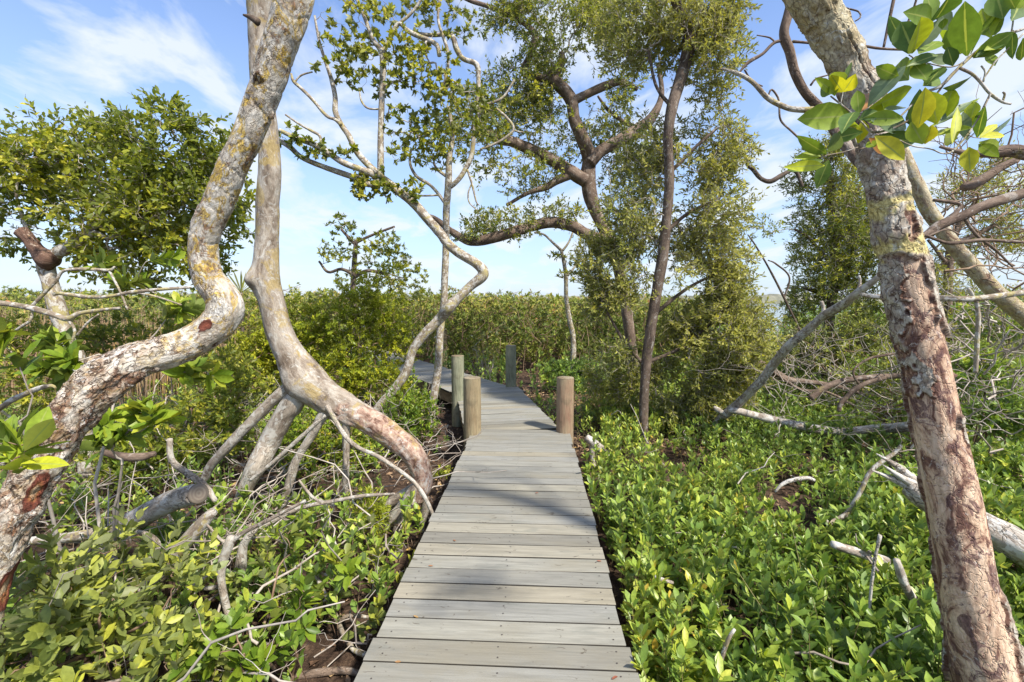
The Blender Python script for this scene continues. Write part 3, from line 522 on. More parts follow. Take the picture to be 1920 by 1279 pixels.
bcx = mixc(nt, .65, bcx, mixc(nt, 1., bcx, ramp(nt, [(.3, .45), (.65, 1.35)], f), 'MULTIPLY'))
c = mixc(nt, bare, bcx, wc); c = mixc(nt, math_n(nt, 'MULTIPLY', gr, ramp(nt, [(.35, .25), (.55, .95)], noise(nt, v, 24, 4, .7))), c, (.085, .036, .022))
h = math_n(nt, 'ADD', math_n(nt, 'MULTIPLY', f, .8), math_n(nt, 'MULTIPLY', crk, -1.2)); finish(nt, c, .78, h, .55, .008, .25)
tC = thing('stripped_mangrove_tree', 'big right-hand trunk stripped to bare tan wood below yellow lichen bands', 'tree', P(1870, 1500, 1.8))
pc = px_path([(1895, 1560, 100, 1.70), (1878, 1400, 88, 1.73), (1852, 1279, 78, 1.77), (1833, 1175, 68, 1.81), (1816, 1100, 62, 1.84), (1797, 987, 58.5, 1.88), (1776, 880, 55, 1.92), (1757, 790, 51, 1.95), (1740, 700, 49, 1.98), (1722, 625, 48, 2.0), (1708, 550, 46.5, 2.02), (1694, 480, 43, 2.04), (1681, 440, 42, 2.05), (1668, 378, 40, 2.07), (1655, 319, 38, 2.08), (1640, 262, 37, 2.09), (1619, 190, 37, 2.1), (1598, 139, 37, 2.1), (1574, 85, 38, 2.1), (1550, 40, 41, 2.1), (1524, 0, 44, 2.08), (1480, -70, 43, 2.05), (1420, -190, 40, 2.0)])
def exC(C, T, D, s, rr, bk):
    V = C[:, None] + D * rr[..., None]; q = D[..., 0] - D[..., 1] * .15; back = D[..., 1]          # q: -1 left .. 1 right
    # height along the trunk read as the photo row of the centre line
    zc = C[:, 2]; b_ = (zc - HC) / C[:, 1]; py = (CY - F * (b_ * _cp + _sp) / (_cp - b_ * _sp))[:, None] + 0 * q
    nz = fbm(bk * np.array((13, 13, 9.)), 4) - .5; n2 = fbm(bk * np.array((40, 40, 26.)) + 9, 3) - .5; qq = q + nz * .6 + n2 * .7
    B = smooth01(py + nz * 60, 478, 500) * smooth01(-np.abs(qq + .05) + .62 + smooth01(py, 500, 640) * .1 + smooth01(py, 600, 700) * .55, 0, .05)
    B *= 1 - smooth01(qq, .28, .33) * smooth01(600 - py + nz * 90, 0, 12)
    B *= 1 - smooth01(py - 1080 + nz * 120, 0, 12) * smooth01(qq, .45, .5)
    B = np.maximum(B, smooth01(-np.abs(qq - .18) + .3, 0, .06) * smooth01(py + nz * 50, 405, 415) * smooth01(-py - nz * 50, -452, -442))
    B *= 1 - smooth01(-np.hypot((qq - .55) / .22, (py - 805) / 32) + 1, 0, .1); B *= 1 - smooth01(-np.hypot((qq + .72) / .28, (py - 695) / 48) + 1, 0, .1)
    B *= smooth01(.62 - back + nz * .3, 0, .05)
    plate = np.floor(fbm(bk * np.array((17, 17, 11.)) + 60, 3) * 8) / 8 - .5
    rr = rr + (1 - B) * (.010 + plate * .036 + n2 * .016) - B * .004 + B * n2 * .003
    edge = np.clip(4 * B * (1 - B), 0, 1); eb = smooth01(np.abs(np.gradient(B, axis=0)) + np.abs(np.gradient(B, axis=1)), .12, .4)
    fp = (fbm(bk * np.array((17, 17, 11.)) + 60, 3) * 8) % 1; gr = (1 - B) * smooth01(.12 - fp, 0, .1) * .75
    # long red split in the upper bark
    cr_ = smooth01(-np.abs(q - .12 - (py - 130) * .003 + nz * .2) + .07, 0, .06) * smooth01(py, 70, 90) * smooth01(-py, -185, -165); rr = rr - cr_ * .012
    py2 = py + nz * 45 + n2 * 40; yel = np.maximum(np.exp(-((py2 - 388) / 15) ** 4), np.exp(-((py2 - 462) / 18) ** 4)) * 1.6 + smooth01(-py, -180, -60) * .38
    return rr, {'bare': B.ravel(), 'groove': np.clip(eb + edge * .6 + gr + cr_, 0, 1).ravel(), 'yellow': np.clip(yel, 0, 1.5).ravel()}
mb = MB(); tube(mb, pc, 200, .0065, .035, .004, 0, False, 1, exC, 0.); mb.build('trunk', m_c, tC)
def limb(root, rows, mat, name='branch', seg=12, rough=.12, crack=.003, step=.02, wob=.0):
    mb = MB(); tube(mb, px_path(rows), seg, step, rough, crack, wob, True, 1.5, seed=rng.random() * 9); return mb.build(name, mat, root)
limb(tC, [(1480, -40, 8, 2.5), (1482, 8, 8.5), (1470, 62, 9), (1481, 97, 10), (1490, 135, 9.5), (1509, 172, 10), (1539, 205, 11), (1560, 236, 11, 2.45), (1600, 290, 12, 2.3), (1640, 330, 12, 2.15)], BK_LIMB, seg=20)
limb(tC, [(1545, 210, 7, 2.42), (1531, 206, 6.5), (1500, 206, 5.5), (1475, 202, 5.5), (1441, 185, 5.2), (1411, 154, 4.6), (1381, 137, 4.2), (1351, 129, 2.5)], BK_SLIM)
for q in ([(1474, 76, 3.5, 2.5), (1452, 80, 3), (1430, 101, 2.6), (1409, 113, 3.2), (1396, 124, 2.2), (1382, 142, 1.2)], [(1453, 80, 2, 2.5), (1444, 71, 1.7), (1419, 66, 1.2)], [(1486, 78, 3.2, 2.5), (1500, 79, 2.8), (1527, 81, 2.5), (1590, 82, 2.5), (1618, 86, 2.6), (1651, 91, 2.6), (1700, 94, 2)], [(1501, 262, 2.2, 2.7), (1484, 246, 2.2), (1464, 226, 2.2), (1461, 200, 2), (1459, 184, 2), (1447, 168, 2), (1440, 180, 1.5)], [(1520, 160, 2, 2.48), (1530, 148, 1.6), (1552, 141, 1.2)], [(1396, 131, 2, 2.48), (1410, 152, 1.8), (1430, 162, 1.4)],
          [(1657, 88, 2.5, 2.5), (1667, 40, 3.2), (1682, -30, 3.4)], [(1695, 60, 2.5, 2.5), (1715, 10, 2.2), (1722, -20, 2)], [(1585, 15, 2, 2.3), (1610, 22, 1.8), (1613, 33, 1.5), (1603, 40, 1)]):
    limb(tC, q, BK_LIMB, 'twig', 8, .15, .001, .02)

# ------------------------------------------------------------------ trees with crowns
def tree(name, label, trunk, limbs, mat, crown, ncl, leafm, style, d, twm=TW_GREY, twig_name='twigs', r_tip=.004, gap=.42, gf=1.6, limb_mat=None, group='mangrove trees standing ahead', seg=20, kleaf=9, L=.06, Wd=.2, shell=.35, rough=.10, crack=.004, dead=(), wig=.14, rows=2, sag=0.0, extra_nodes=None, shoot=.2):
    """trunk and limbs follow pixel rows at their own depth; the crown is grown from them"""
    base = px_path(trunk[:1])[0]; t = thing(name, label, 'tree', (base[0], base[1], GZ), group); nodes = []
    q = px_path(trunk)
    if base[2] > GZ: q = np.vstack([[base[0] + rng.normal() * .03, base[1], GZ - .1, base[3] * 1.2], q])
    mb = MB(); C = tube(mb, q, seg + 8, .03, rough, crack, .01, True, 1.2, seed=rng.random() * 9); mb.build('trunk', mat, t); nodes.append(C[len(C) // 4::4])
    for rws in limbs:
        mb = MB(); C = tube(mb, px_path(rws), seg if rws[0][2] > 5 else 10, .03, rough, crack, .01, True, 1.4, seed=rng.random() * 9); mb.build('branch', limb_mat or mat, t); nodes.append(C[::4])
    for rws in dead:
        mb = MB(); tube(mb, px_path(rws), 8, .03, .12, .001, .0, True, 1.4); mb.build('bare_branch', limb_mat or mat, t)
    if crown:
        nd = np.vstack(nodes); tg = blobs(crown, ncl, gap, gf, shell)
        p, r0, r1 = grow(nd, tg, r_tip * .6, wig, 7, .40, sag); mb = MB(); twigs(mb, p, r0, r1, 5)
        E = p[:, -1]; D = unit(p[:, -1] - p[:, -3]); D = unit(D + rng.normal(size=D.shape) * .35 + (0, 0, .35)); lb = MB(); hue = np.clip(fbm(E * 1.3 + 5, 2) * 1.9 - .45 + rng.normal(size=len(E)) * .12, 0, 1)
        if style == 'rosette':
            rosettes(lb, E, D, kleaf, L, Wd, (10, 75), rows, hue, fold=.45, droop=.12)
        else:
            ns = 3; A = np.repeat(E, ns, 0) + rng.normal(size=(len(E) * ns, 3)) * .05 * shoot / .2; dd = unit(np.repeat(D, ns, 0) + rng.normal(size=A.shape) * .75); Bq = A + dd * (shoot * rng.uniform(.6, 1.3, (len(A), 1)))
            A[::ns] = p[:, -2]; tw = np.stack([A, (A + Bq) / 2 + rng.normal(size=A.shape) * .008, Bq], 1); twigs(mb, tw, np.full(len(A), r_tip * .55), np.full(len(A), r_tip * .3), 4)
            sprigs(lb, A, Bq, kleaf, L, Wd, rows, (25, 60), np.repeat(hue, ns), fold=.3, droop=.15)
        mb.build(twig_name, twm, t); lb.build('crown', leafm, t)
    return t

# slim black mangrove right of the boardwalk
tree('slim_dark_mangrove_tree', 'straight dark-trunked tree with olive leaves right of the boardwalk, its crown filling the frame height',
     [(1208, 846, 9.5, 6.0), (1207, 775, 9, 6.1), (1210, 700, 9.5), (1219, 625, 10.5), (1231, 550, 10), (1243, 475, 10.5), (1249, 419, 9), (1255, 337, 9), (1252, 262, 9), (1260, 202, 10), (1278, 142, 11, 6.3), (1291, 90, 11.5), (1290, 55, 11), (1272, 15, 10.5), (1255, -40, 10), (1240, -120, 8)],
     [[(1293, 100, 7, 6.3), (1305, 75, 6), (1324, 37, 4.5), (1345, -20, 3)], [(1258, 200, 4, 6.3), (1230, 160, 3), (1215, 90, 2.5)], [(1250, 330, 4, 6.3), (1300, 280, 3), (1345, 240, 2.5)], [(1245, 440, 4, 6.3), (1290, 400, 3), (1350, 370, 2)], [(1225, 590, 4, 6.4), (1290, 540, 3), (1370, 500, 2)], [(1213, 680, 4, 6.4), (1280, 650, 3), (1340, 600, 2.4)], [(1212, 690, 4, 6.4), (1170, 640, 3), (1130, 570, 2)]],
     BK_DARK, [(1340, 110, 50, 90, 6.3, .5), (1290, 40, 80, 70, 6.3, .5), (1205, 60, 85, 75, 6.5, .5), (1375, 15, 30, 60, 6.2, .3), (1320, 290, 85, 75, 6.5, .5), (1350, 400, 60, 50, 6.3, .5), (1190, 420, 75, 75, 6.6, .6), (1310, 500, 95, 75, 6.5, .5), (1175, 560, 80, 75, 6.6, .6), (1335, 600, 115, 65, 6.6, .5), (1165, 690, 75, 65, 6.8, .4), (1310, 720, 110, 70, 6.7, .4), (1210, 300, 50, 80, 6.7, .5), (1120, 480, 40, 60, 6.6, .4), (1290, 770, 60, 40, 6.4, .3), (1385, 640, 60, 45, 6.2, .4), (1150, 500, 50, 80, 6.5, .4), (1150, 620, 50, 80, 6.5, .4), (1330, 570, 90, 80, 6.6, .4), (1345, 680, 95, 70, 6.4, .3)],
     3600, G_OLIVE, 'sprig', 6.4, kleaf=8, L=.072, Wd=.18, r_tip=.004, gap=.40, gf=1.5, shoot=.17)
# big spreading tree behind
tree('spreading_mangrove_tree', 'large dark tree with forked crooked limbs and small leaves reaching over the boardwalk',
     [(1196, 770, 11, 9.2), (1190, 700, 10), (1180, 620, 10), (1168, 540, 10.5), (1150, 470, 11, 9.1), (1121, 405, 11.5), (1107, 367, 13), (1102, 330, 14), (1105, 296, 13), (1092, 259, 12, 8.9), (1077, 225, 11), (1071, 187, 11.5), (1050, 161, 12), (1035, 146, 10), (1046, 130, 8), (1054, 112, 6.5), (1052, 98, 4)],
     [[(1036, 148, 9, 8.9), (1016, 147, 8), (990, 142, 7), (982, 131, 6.5), (990, 112, 6), (996, 98, 6), (1003, 67, 6), (984, 45, 5), (960, 32, 5), (924, 15, 4.5), (879, 0, 4), (840, -20, 3)],
      [(1074, 190, 9, 8.9), (1102, 176, 8), (1136, 161, 8), (1166, 154, 6.5), (1195, 168, 4)],
      [(1098, 340, 13, 9.), (1065, 319, 12.5), (1035, 300, 11.5), (997, 281, 11), (960, 266, 10, 8.7), (935, 262, 9), (912, 247, 8), (885, 240, 6)],
      [(1072, 326, 9, 9.), (1045, 338, 8), (1022, 352, 6), (990, 362, 4), (950, 385, 3)],
      [(1106, 306, 11, 9.), (1130, 281, 11), (1170, 259, 11), (1200, 240, 11, 9.2), (1221, 222, 9), (1240, 180, 5), (1235, 120, 4)],
      [(1200, 240, 4, 9.2), (1170, 229, 4), (1140, 206, 3.5), (1121, 180, 2)],
      [(1135, 450, 11, 9.1), (1105, 442, 10.5, 9.), (1072, 424, 10.5), (1035, 417, 10.5), (997, 424, 10), (960, 436, 10, 8.7), (925, 446, 10), (897, 452, 9.5), (875, 450, 8.5), (849, 436, 6.5), (819, 412, 5), (800, 403, 3)]],
     BK_LIMB, [(1060, 70, 110, 80, 8.9, .9), (1140, 110, 70, 80, 9.1, .8), (950, 180, 75, 50, 8.9, .8), (900, 235, 70, 45, 8.6, .6), (1010, 230, 60, 60, 9., .6, .6), (1120, 230, 80, 60, 9.2, .7, .8), (985, 330, 60, 40, 8.9, .6, .8), (930, 420, 85, 24, 8.8, .5, 1.3), (1040, 405, 60, 22, 9., .4), (860, 440, 50, 22, 8.7, .4), (1180, 330, 60, 90, 9.3, .6, .7), (1160, 440, 50, 60, 9.3, .6), (960, 60, 60, 50, 8.9, .6, .6), (1000, 10, 80, 40, 8.8, .6), (1150, 20, 90, 50, 9.1, .6), (1040, 300, 40, 40, 8.9, .5, .5), (905, 300, 40, 30, 8.7, .4, .7), (1010, 170, 80, 50, 9., .6)],
     1700, G_TREE, 'sprig', 9, kleaf=8, L=.075, Wd=.22, r_tip=.005, gap=.46, gf=1.2, shoot=.19)
# leaning crooked tree over the walkway
tree('crooked_leaning_tree', 'slim crooked pale tree bent like an elbow, leaning up left across the boardwalk',
     [(690, 800, 8, 6.6), (708, 766, 8.5), (740, 729, 8.5), (762, 695, 8.5), (774, 657, 8.), (796, 627, 9), (826, 597, 9.5), (841, 577, 12, 6.5), (856, 562, 9), (882, 537, 8.5), (903, 520, 10), (906, 508, 10), (893, 494, 9), (860, 474, 8.5), (837, 455, 8.5), (826, 439, 8.5), (800, 409, 8.5), (774, 379, 8.5), (744, 356, 8), (714, 334, 8), (680, 319, 6, 6.3), (642, 304, 5.5), (601, 277, 5), (556, 259, 4.5), (524, 244, 3.5)],
     [[(712, 340, 6, 6.4), (695, 346, 5.5), (680, 341, 6), (665, 333, 5.5), (612, 315, 5), (567, 296, 4.5), (545, 277, 4.5), (522, 262, 4)],
      [(706, 324, 6, 6.4), (672, 289, 5.5), (654, 255, 5), (639, 232, 5), (629, 210, 5), (628, 180, 4.5), (621, 148, 4), (612, 120, 3), (598, 75, 2.5), (590, 30, 2)],
      [(714, 332, 6.5, 6.4), (714, 244, 5.5), (717, 161, 5.5), (717, 101, 5.5), (700, 76, 4), (690, 50, 3.5), (680, 25, 3), (660, -20, 2.5)],
      [(717, 101, 5, 6.4), (730, 75, 4.5), (747, 45, 4.5), (765, 58, 4.5), (785, 68, 4.5), (806, 76, 4.5), (820, 86, 4.2), (824, 105, 4)],
      [(718, 165, 4, 6.4), (732, 156, 3), (752, 151, 2.5)], [(747, 46, 3.5, 6.4), (775, 20, 3), (800, -20, 2.5)]],
     BK_SLIM, [(665, 95, 70, 40, 6.4, .3), (625, 128, 35, 20, 6.3, .2), (690, 145, 65, 30, 6.4, .3), (770, 90, 45, 40, 6.4, .3), (800, 135, 70, 40, 6.4, .3), (850, 190, 60, 40, 6.4, .3), (770, 230, 50, 40, 6.4, .3, .7), (680, 30, 80, 35, 6.4, .3, .8), (545, 255, 35, 22, 6.2, .15), (610, 285, 60, 18, 6.3, .15, 1.2), (690, 335, 55, 22, 6.4, .2), (700, 355, 60, 22, 6.4, .25, 1.2), (768, 352, 28, 26, 6.4, .2, 1.4), (860, 40, 60, 40, 6.5, .3, .6), (890, 215, 40, 60, 6.6, .3, .8), (815, 250, 50, 45, 6.5, .3), (770, 10, 80, 30, 6.5, .3), (745, 275, 30, 30, 6.4, .2)],
     620, G_TREE, 'rosette', 6.5, kleaf=11, L=.078, Wd=.25, r_tip=.004, gap=.34, wig=.25, rows=3,
     dead=[[(640, 234, 4, 6.3), (628, 224, 3), (612, 217, 3), (586, 187, 3), (565, 166, 2.8), (550, 152, 3), (546, 138, 2)], [(552, 156, 2, 6.3), (560, 145, 2), (570, 139, 2), (586, 135, 1.5)], [(602, 277, 3, 6.25), (600, 256, 2.5), (585, 246, 2.5), (560, 232, 2), (535, 215, 1.5)], [(714, 205, 2, 6.4), (690, 203, 2), (678, 190, 1.8), (674, 172, 1.4)], [(822, 180, 2.5, 6.4), (835, 150, 3), (840, 100, 3), (822, 40, 2.5), (825, -10, 2)], [(770, 62, 4, 6.6), (810, 66, 4), (845, 66, 5), (856, 92, 5), (868, 110, 5), (893, 121, 5), (897, 150, 4), (895, 210, 3.5)], [(931, 204, 2.5, 6.6), (950, 221, 2.7), (963, 243, 2.7), (942, 262, 2.5), (916, 275, 2.2), (900, 280, 2)], [(962, 244, 2, 6.6), (972, 247, 1.6), (982, 248, 1.2)]])
# slim upright tree
tree('slim_upright_tree', 'slim pale upright trunk crossing behind the elbow of the crooked leaning tree',
     [(808, 770, 9, 7.4), (813, 744, 8), (821, 690, 7.5), (825, 627, 7), (832, 571, 6.5), (834, 515, 6.5), (836, 462, 6.5), (837, 394, 6.5), (841, 345, 6.5), (842, 300, 5.5), (848, 250, 4), (840, 200, 3)],
     [[(844, 350, 5, 7.4), (856, 341, 4.5), (869, 324, 4.5), (884, 292, 4.5), (890, 244, 4), (897, 214, 3.5), (905, 180, 2.5)], [(836, 384, 3, 7.4), (828, 372, 3), (819, 360, 3), (804, 345, 2.8), (781, 330, 3), (769, 307, 2.5), (770, 280, 2)], [(836, 330, 3, 7.4), (820, 318, 2.5), (812, 304, 2)], [(898, 200, 3, 7.4), (940, 185, 2.4), (965, 150, 2)]],
     BK_SLIM, [(835, 245, 50, 40, 7.4, .3), (790, 285, 35, 25, 7.4, .2), (810, 300, 30, 20, 7.4, .2), (890, 190, 50, 40, 7.5, .3), (850, 290, 45, 16, 7.4, .2), (925, 240, 35, 40, 7.5, .2)], 190, G_TREE, 'rosette', 7.4, kleaf=11, L=.078, Wd=.2, r_tip=.004, gap=.3, rows=3,
     dead=[[(822, 366, 2, 7.3), (790, 367, 1.7), (765, 362, 1.5), (755, 357, 1.2)], [(876, 318, 2, 7.3), (885, 345, 2), (893, 378, 1.6), (899, 385, 1)], [(884, 345, 1.4, 7.3), (878, 362, 1.4), (880, 380, 1.2), (895, 395, 1)]])
# small far tree
tree('small_far_tree', 'small grey-green tree against the sky above the hedge, left of the crooked tree',
     [(672, 690, 7, 13.), (668, 620, 6.5), (662, 560, 6), (664, 500, 5), (668, 450, 4)], [[(664, 520, 4, 13.), (690, 508, 3.5), (730, 515, 3)], [(664, 515, 4, 13.), (640, 505, 3), (615, 510, 2.5), (598, 490, 2)], [(667, 455, 3, 13.), (700, 440, 2.5), (740, 425, 2)], [(667, 460, 3, 13.), (640, 430, 2.5)]],
     BK_DARK, [(650, 425, 40, 22, 13, .5), (625, 470, 30, 25, 13, .5), (710, 455, 60, 28, 13, .6), (770, 485, 35, 24, 13, .5), (660, 525, 45, 22, 13, .5, .6), (745, 520, 60, 30, 13, .6), (690, 480, 70, 24, 13, .6), (700, 415, 28, 14, 13, .4), (745, 545, 60, 30, 13, .6)], 420, G_TREE, 'rosette', 13, kleaf=12, L=.11, Wd=.2, r_tip=.006, gap=.42, gf=.9)
tree('thin_sapling', 'thin pale sapling with two tiny leaf tufts standing in front of the distant hedge',
     [(1075, 640, 5, 11.), (1068, 600, 4.5), (1062, 560, 4), (1061, 520, 4), (1058, 495, 3.5), (1052, 468, 3)], [[(1053, 470, 3, 11.), (1040, 458, 2.5), (1020, 440, 2), (1002, 436, 1.8)], [(1055, 470, 2.5, 11.), (1066, 455, 2), (1074, 436, 1.6)], [(1062, 520, 2.5, 11.), (1078, 500, 2), (1086, 490, 1.6)]],
     BK_SLIM, [(1046, 478, 20, 13, 11, .2), (1070, 485, 20, 14, 11, .2), (1060, 515, 24, 12, 11, .2), (1088, 500, 12, 16, 11, .2)], 26, G_TREE, 'rosette', 11, kleaf=9, L=.11, Wd=.2, r_tip=.004, gap=.2)
# dense broad crown on the left
tree('bushy_mangrove_tree', 'bushy broad-leaved tree behind the left trunks with a sawn-off red stump on its fork',
     [(150, 690, 15, 4.9), (128, 640, 16), (108, 580, 19), (94, 530, 17), (86, 500, 19), (90, 480, 17)],
     [[(92, 488, 17, 4.9), (108, 474, 13), (128, 464, 13), (148, 450, 11), (165, 432, 9), (190, 400, 6), (220, 350, 4)], [(165, 440, 6, 4.9), (185, 438, 5), (210, 445, 4), (280, 420, 3), (340, 380, 2.5)], [(165, 430, 6, 4.9), (230, 400, 5), (300, 360, 4), (330, 290, 3)], [(78, 480, 7, 4.9), (50, 430, 4, 5.1), (30, 360, 3), (50, 290, 2.5)]],
     BK_SLIM, [(320, 290, 90, 70, 5., .7), (215, 310, 110, 85, 5.1, .7), (95, 330, 95, 70, 5.2, .6), (60, 270, 45, 35, 5.2, .4), (310, 390, 110, 80, 5., .6, 1.3), (50, 420, 70, 70, 5.4, .5, .6), (415, 390, 55, 70, 5.1, .5), (150, 250, 70, 30, 5.1, .4), (385, 260, 40, 45, 5., .4), (200, 430, 90, 60, 5.2, .6), (330, 480, 100, 60, 5.2, .6), (330, 225, 40, 28, 5., .3, .8), (250, 500, 80, 50, 5.3, .5, .8), (20, 320, 60, 60, 5.2, .4)],
     1050, G_BUSH, 'sprig', 5, kleaf=7, L=.075, Wd=.25, shoot=.13, limb_mat=BK_SLIM, r_tip=.004, gap=.38, gf=1.9, wig=.2, rows=3, group=None)
bt = [o for o in bpy.data.objects if o.name == 'bushy_mangrove_tree'][0]; BK_RED = bark_mat('bark_red_stump', (.19, .12, .085), (.12, .07, .05), (.06, .035, .027), (.3, .2, .1), .05, 1.2, .7, .8, (.35, .28, .22), .08)
mb = MB(); tube(mb, px_path([(98, 492, 17, 4.85), (84, 484, 19), (72, 472, 15), (60, 455, 13), (46, 440, 14.5), (40, 434, 14)]), 24, .02, .25, .012, 0, True, 1.6); o_ = mb.build('broken_stump', BK_RED, bt); o_['label'] = 'reddish brown broken branch stump'
# right-hand trees
tree('ivy_like_dark_tree', 'dark bushy narrow tree standing behind and left of the stripped trunk',
     [(1549, 740, 11, 9.), (1550, 650, 10), (1557, 587, 10), (1567, 512, 9.5), (1565, 475, 9.5), (1561, 400, 9), (1558, 340, 6), (1550, 300, 4)],
     [[(1560, 420, 4, 9.), (1600, 370, 3), (1620, 330, 2)], [(1562, 500, 4, 9.), (1520, 450, 3), (1490, 430, 2)], [(1560, 560, 4, 9.), (1510, 540, 3)]], BK_DARK,
     [(1540, 320, 55, 45, 9, .7), (1570, 400, 80, 60, 9, .8), (1560, 480, 70, 60, 9, .8), (1555, 570, 70, 60, 9, .8), (1625, 380, 50, 70, 9.2, .7), (1580, 640, 80, 50, 9, .8), (1515, 660, 60, 40, 9, .6), (1560, 285, 40, 25, 9, .4), (1430, 428, 36, 18, 9, .4, .4), (1600, 480, 60, 60, 9, .8)],
     1700, G_TREE, 'sprig', 9, kleaf=8, L=.08, Wd=.17, r_tip=.005, gap=.38, gf=1.2, shoot=.2, group='trees behind the stripped trunk',
     dead=[[(1505, 350, 3.5, 8.8), (1490, 320, 4), (1467, 328, 4), (1445, 340, 4.5), (1427, 335, 4.5), (1412, 318, 4.5), (1402, 310, 4), (1399, 295, 3.5), (1385, 291, 3)], [(1500, 620, 2.5, 8.5), (1466, 550, 2.5), (1440, 500, 2), (1415, 458, 1.8), (1402, 440, 1.3)], [(1470, 560, 2, 8.5), (1480, 520, 2), (1455, 495, 1.8), (1440, 488, 1.2)]])
tree('pale_leaning_trunk_tree', 'tree with pale yellowish leaning trunk slanting down right behind the stripped trunk',
     [(2050, 720, 21, 3.0), (1975, 640, 20), (1917, 589, 18), (1865, 547, 17), (1824, 502, 17), (1802, 478, 16), (1779, 450, 16.5), (1758, 420, 16), (1741, 394, 16), (1722, 355, 16), (1700, 310, 16), (1672, 250, 15), (1640, 190, 13)], [], BK_D, None, 0, None, None, 3., seg=40, group='trees behind the stripped trunk', rough=.06, crack=.007)
tree('grey_bush_tree', 'bushy grey-green tree at the far right behind bare branches',
     [(1776, 690, 10, 7.5), (1776, 600, 10), (1778, 520, 10), (1790, 440, 8), (1830, 380, 6)], [[(1785, 460, 5, 7.5), (1850, 430, 4), (1900, 400, 3)], [(1780, 500, 5, 7.5), (1740, 450, 3)]], BK_LIMB,
     [(1850, 350, 80, 35, 7.5, .6), (1880, 440, 70, 60, 7.6, .7), (1760, 520, 70, 60, 7.6, .6, .8), (1860, 520, 90, 60, 7.6, .7), (1840, 600, 90, 50, 7.5, .6), (1900, 300, 50, 25, 7.5, .4, .6), (1740, 620, 70, 50, 7.5, .5)], 850, G_OLIVE, 'sprig', 7.5, kleaf=7, L=.075, Wd=.17, r_tip=.004, gap=.43, gf=1.3, shoot=.18, group='trees behind the stripped trunk')

# ------------------------------------------------------------------ undergrowth
def deck_clear(X, Y):
    """signed distance outside the walkway (metres), positive = clear"""
    d = np.full(X.shape, 9.0)
    for O, D, Lg in ((pR1 - dn * 9, dn, 9.), (qR0, dm, Lm), (tR0, df, 11.)):
        rx = X - O[0]; ry = Y - O[1]; al = rx * D[0] + ry * D[1]; ac = -(rx * D[1] - ry * D[0])       # ac > 0 left of the right edge
        out_ = np.maximum(np.maximum(-ac * -1 - 0, 0), 0) * 0; left = (rx * -D[1] + ry * D[0])
        e = np.maximum(np.maximum(-left, left - WD), 0); f_ = np.maximum(np.maximum(-al, al - Lg), 0); d = np.minimum(d, np.hypot(e, f_))
    return d
def scatter(x0, x1, y0, y1, dens, keep):
    n = int((x1 - x0) * (y1 - y0) * dens); X = rng.uniform(x0, x1, n); Y = rng.uniform(y0, y1, n); k = (rng.random(n) < keep(X, Y)) & (np.abs(X) < 1.22 * Y + .9); return X[k], Y[k]
def saplings(X, Y, h, L, Wd, pairs, lb, sb, rows, lean=.18, hue=None, ang=(25, 72), zoff=0., r=.003, topk=6):
    """upright seedlings: a stem with leaf pairs and a tuft"""
    n = len(X); g = gz(X, Y) + zoff; A = np.stack([X, Y, g], -1); d = rand_dir(n) * lean * rng.uniform(.4, 2.2, (n, 1)) + (0, 0, 1); H = h * rng.uniform(.6, 1.2, n); B = A + unit(d) * H[:, None]
    mid = (A + B) / 2 + rng.normal(size=(n, 3)) * .025 * H[:, None] * 2; twigs(sb, np.stack([A, mid, B], 1), np.full(n, r), np.full(n, r * .5), 4)
    hue = np.clip(fbm(np.stack([X, Y, X * 0], -1) * 1.1, 2) * 2 - .5 + rng.normal(size=n) * .15, 0, 1) if hue is None else hue
    lo = A + (B - A) * .35; sprigs(lb, lo, B, pairs * 2, L, Wd, rows, ang, hue, .5, fold=.3, droop=.12); rosettes(lb, B, unit(B - A), topk, L * .95, Wd, (8, 62), rows, np.clip(hue + .15, 0, 1), fold=.3, droop=.05)
cz = lambda X, Y, f, o: fbm(np.stack([X * f, Y * f, X * 0 + o], -1), 2)
# bright sapling carpet on the right
lb, sb = MB(), MB()
def keepR(X, Y): c = deck_clear(X, Y); return (c > .05 + .16 * cz(X, Y, 3, 1)) * (X > .5) * np.where(cz(X, Y, 1.3, 4) < .30, .12, 1.) * np.where((Y > 5.2) & (X < 1.0 + .2 * (Y - 5)), .25, 1)
X, Y = scatter(.5, 5.5, .9, 4.2, 105, keepR); saplings(X, Y, .44, .090, .21, 6, lb, sb, 3)
X, Y = scatter(.5, 5.5, .9, 4.2, 70, keepR); saplings(X, Y, .30, .085, .24, 4, lb, sb, 3)
X, Y = scatter(.5, 11, 4.2, 8, 95, keepR); saplings(X, Y, .38, .088, .23, 5, lb, sb, 2)
X, Y = scatter(.5, 17, 8, 13, 48, keepR); saplings(X, Y, .55, .11, .25, 5, lb, sb, 2)
X, Y = scatter(.6, 9, 1.0, 8, 5, keepR); saplings(X, Y, .58, .075, .13, 7, lb, sb, 3, .5, rng.uniform(.5, 1., len(X)))
c1_ = tag(lb.build('sapling_carpet', G_COVER), kind='stuff'); tag(c1_, 'bright green mangrove seedlings carpeting the ground right of the boardwalk', 'ground cover')
tag(sb.build('seedling_stems', TW_GREEN), 'thin upright stems of the green seedlings', 'stems', kind='stuff')
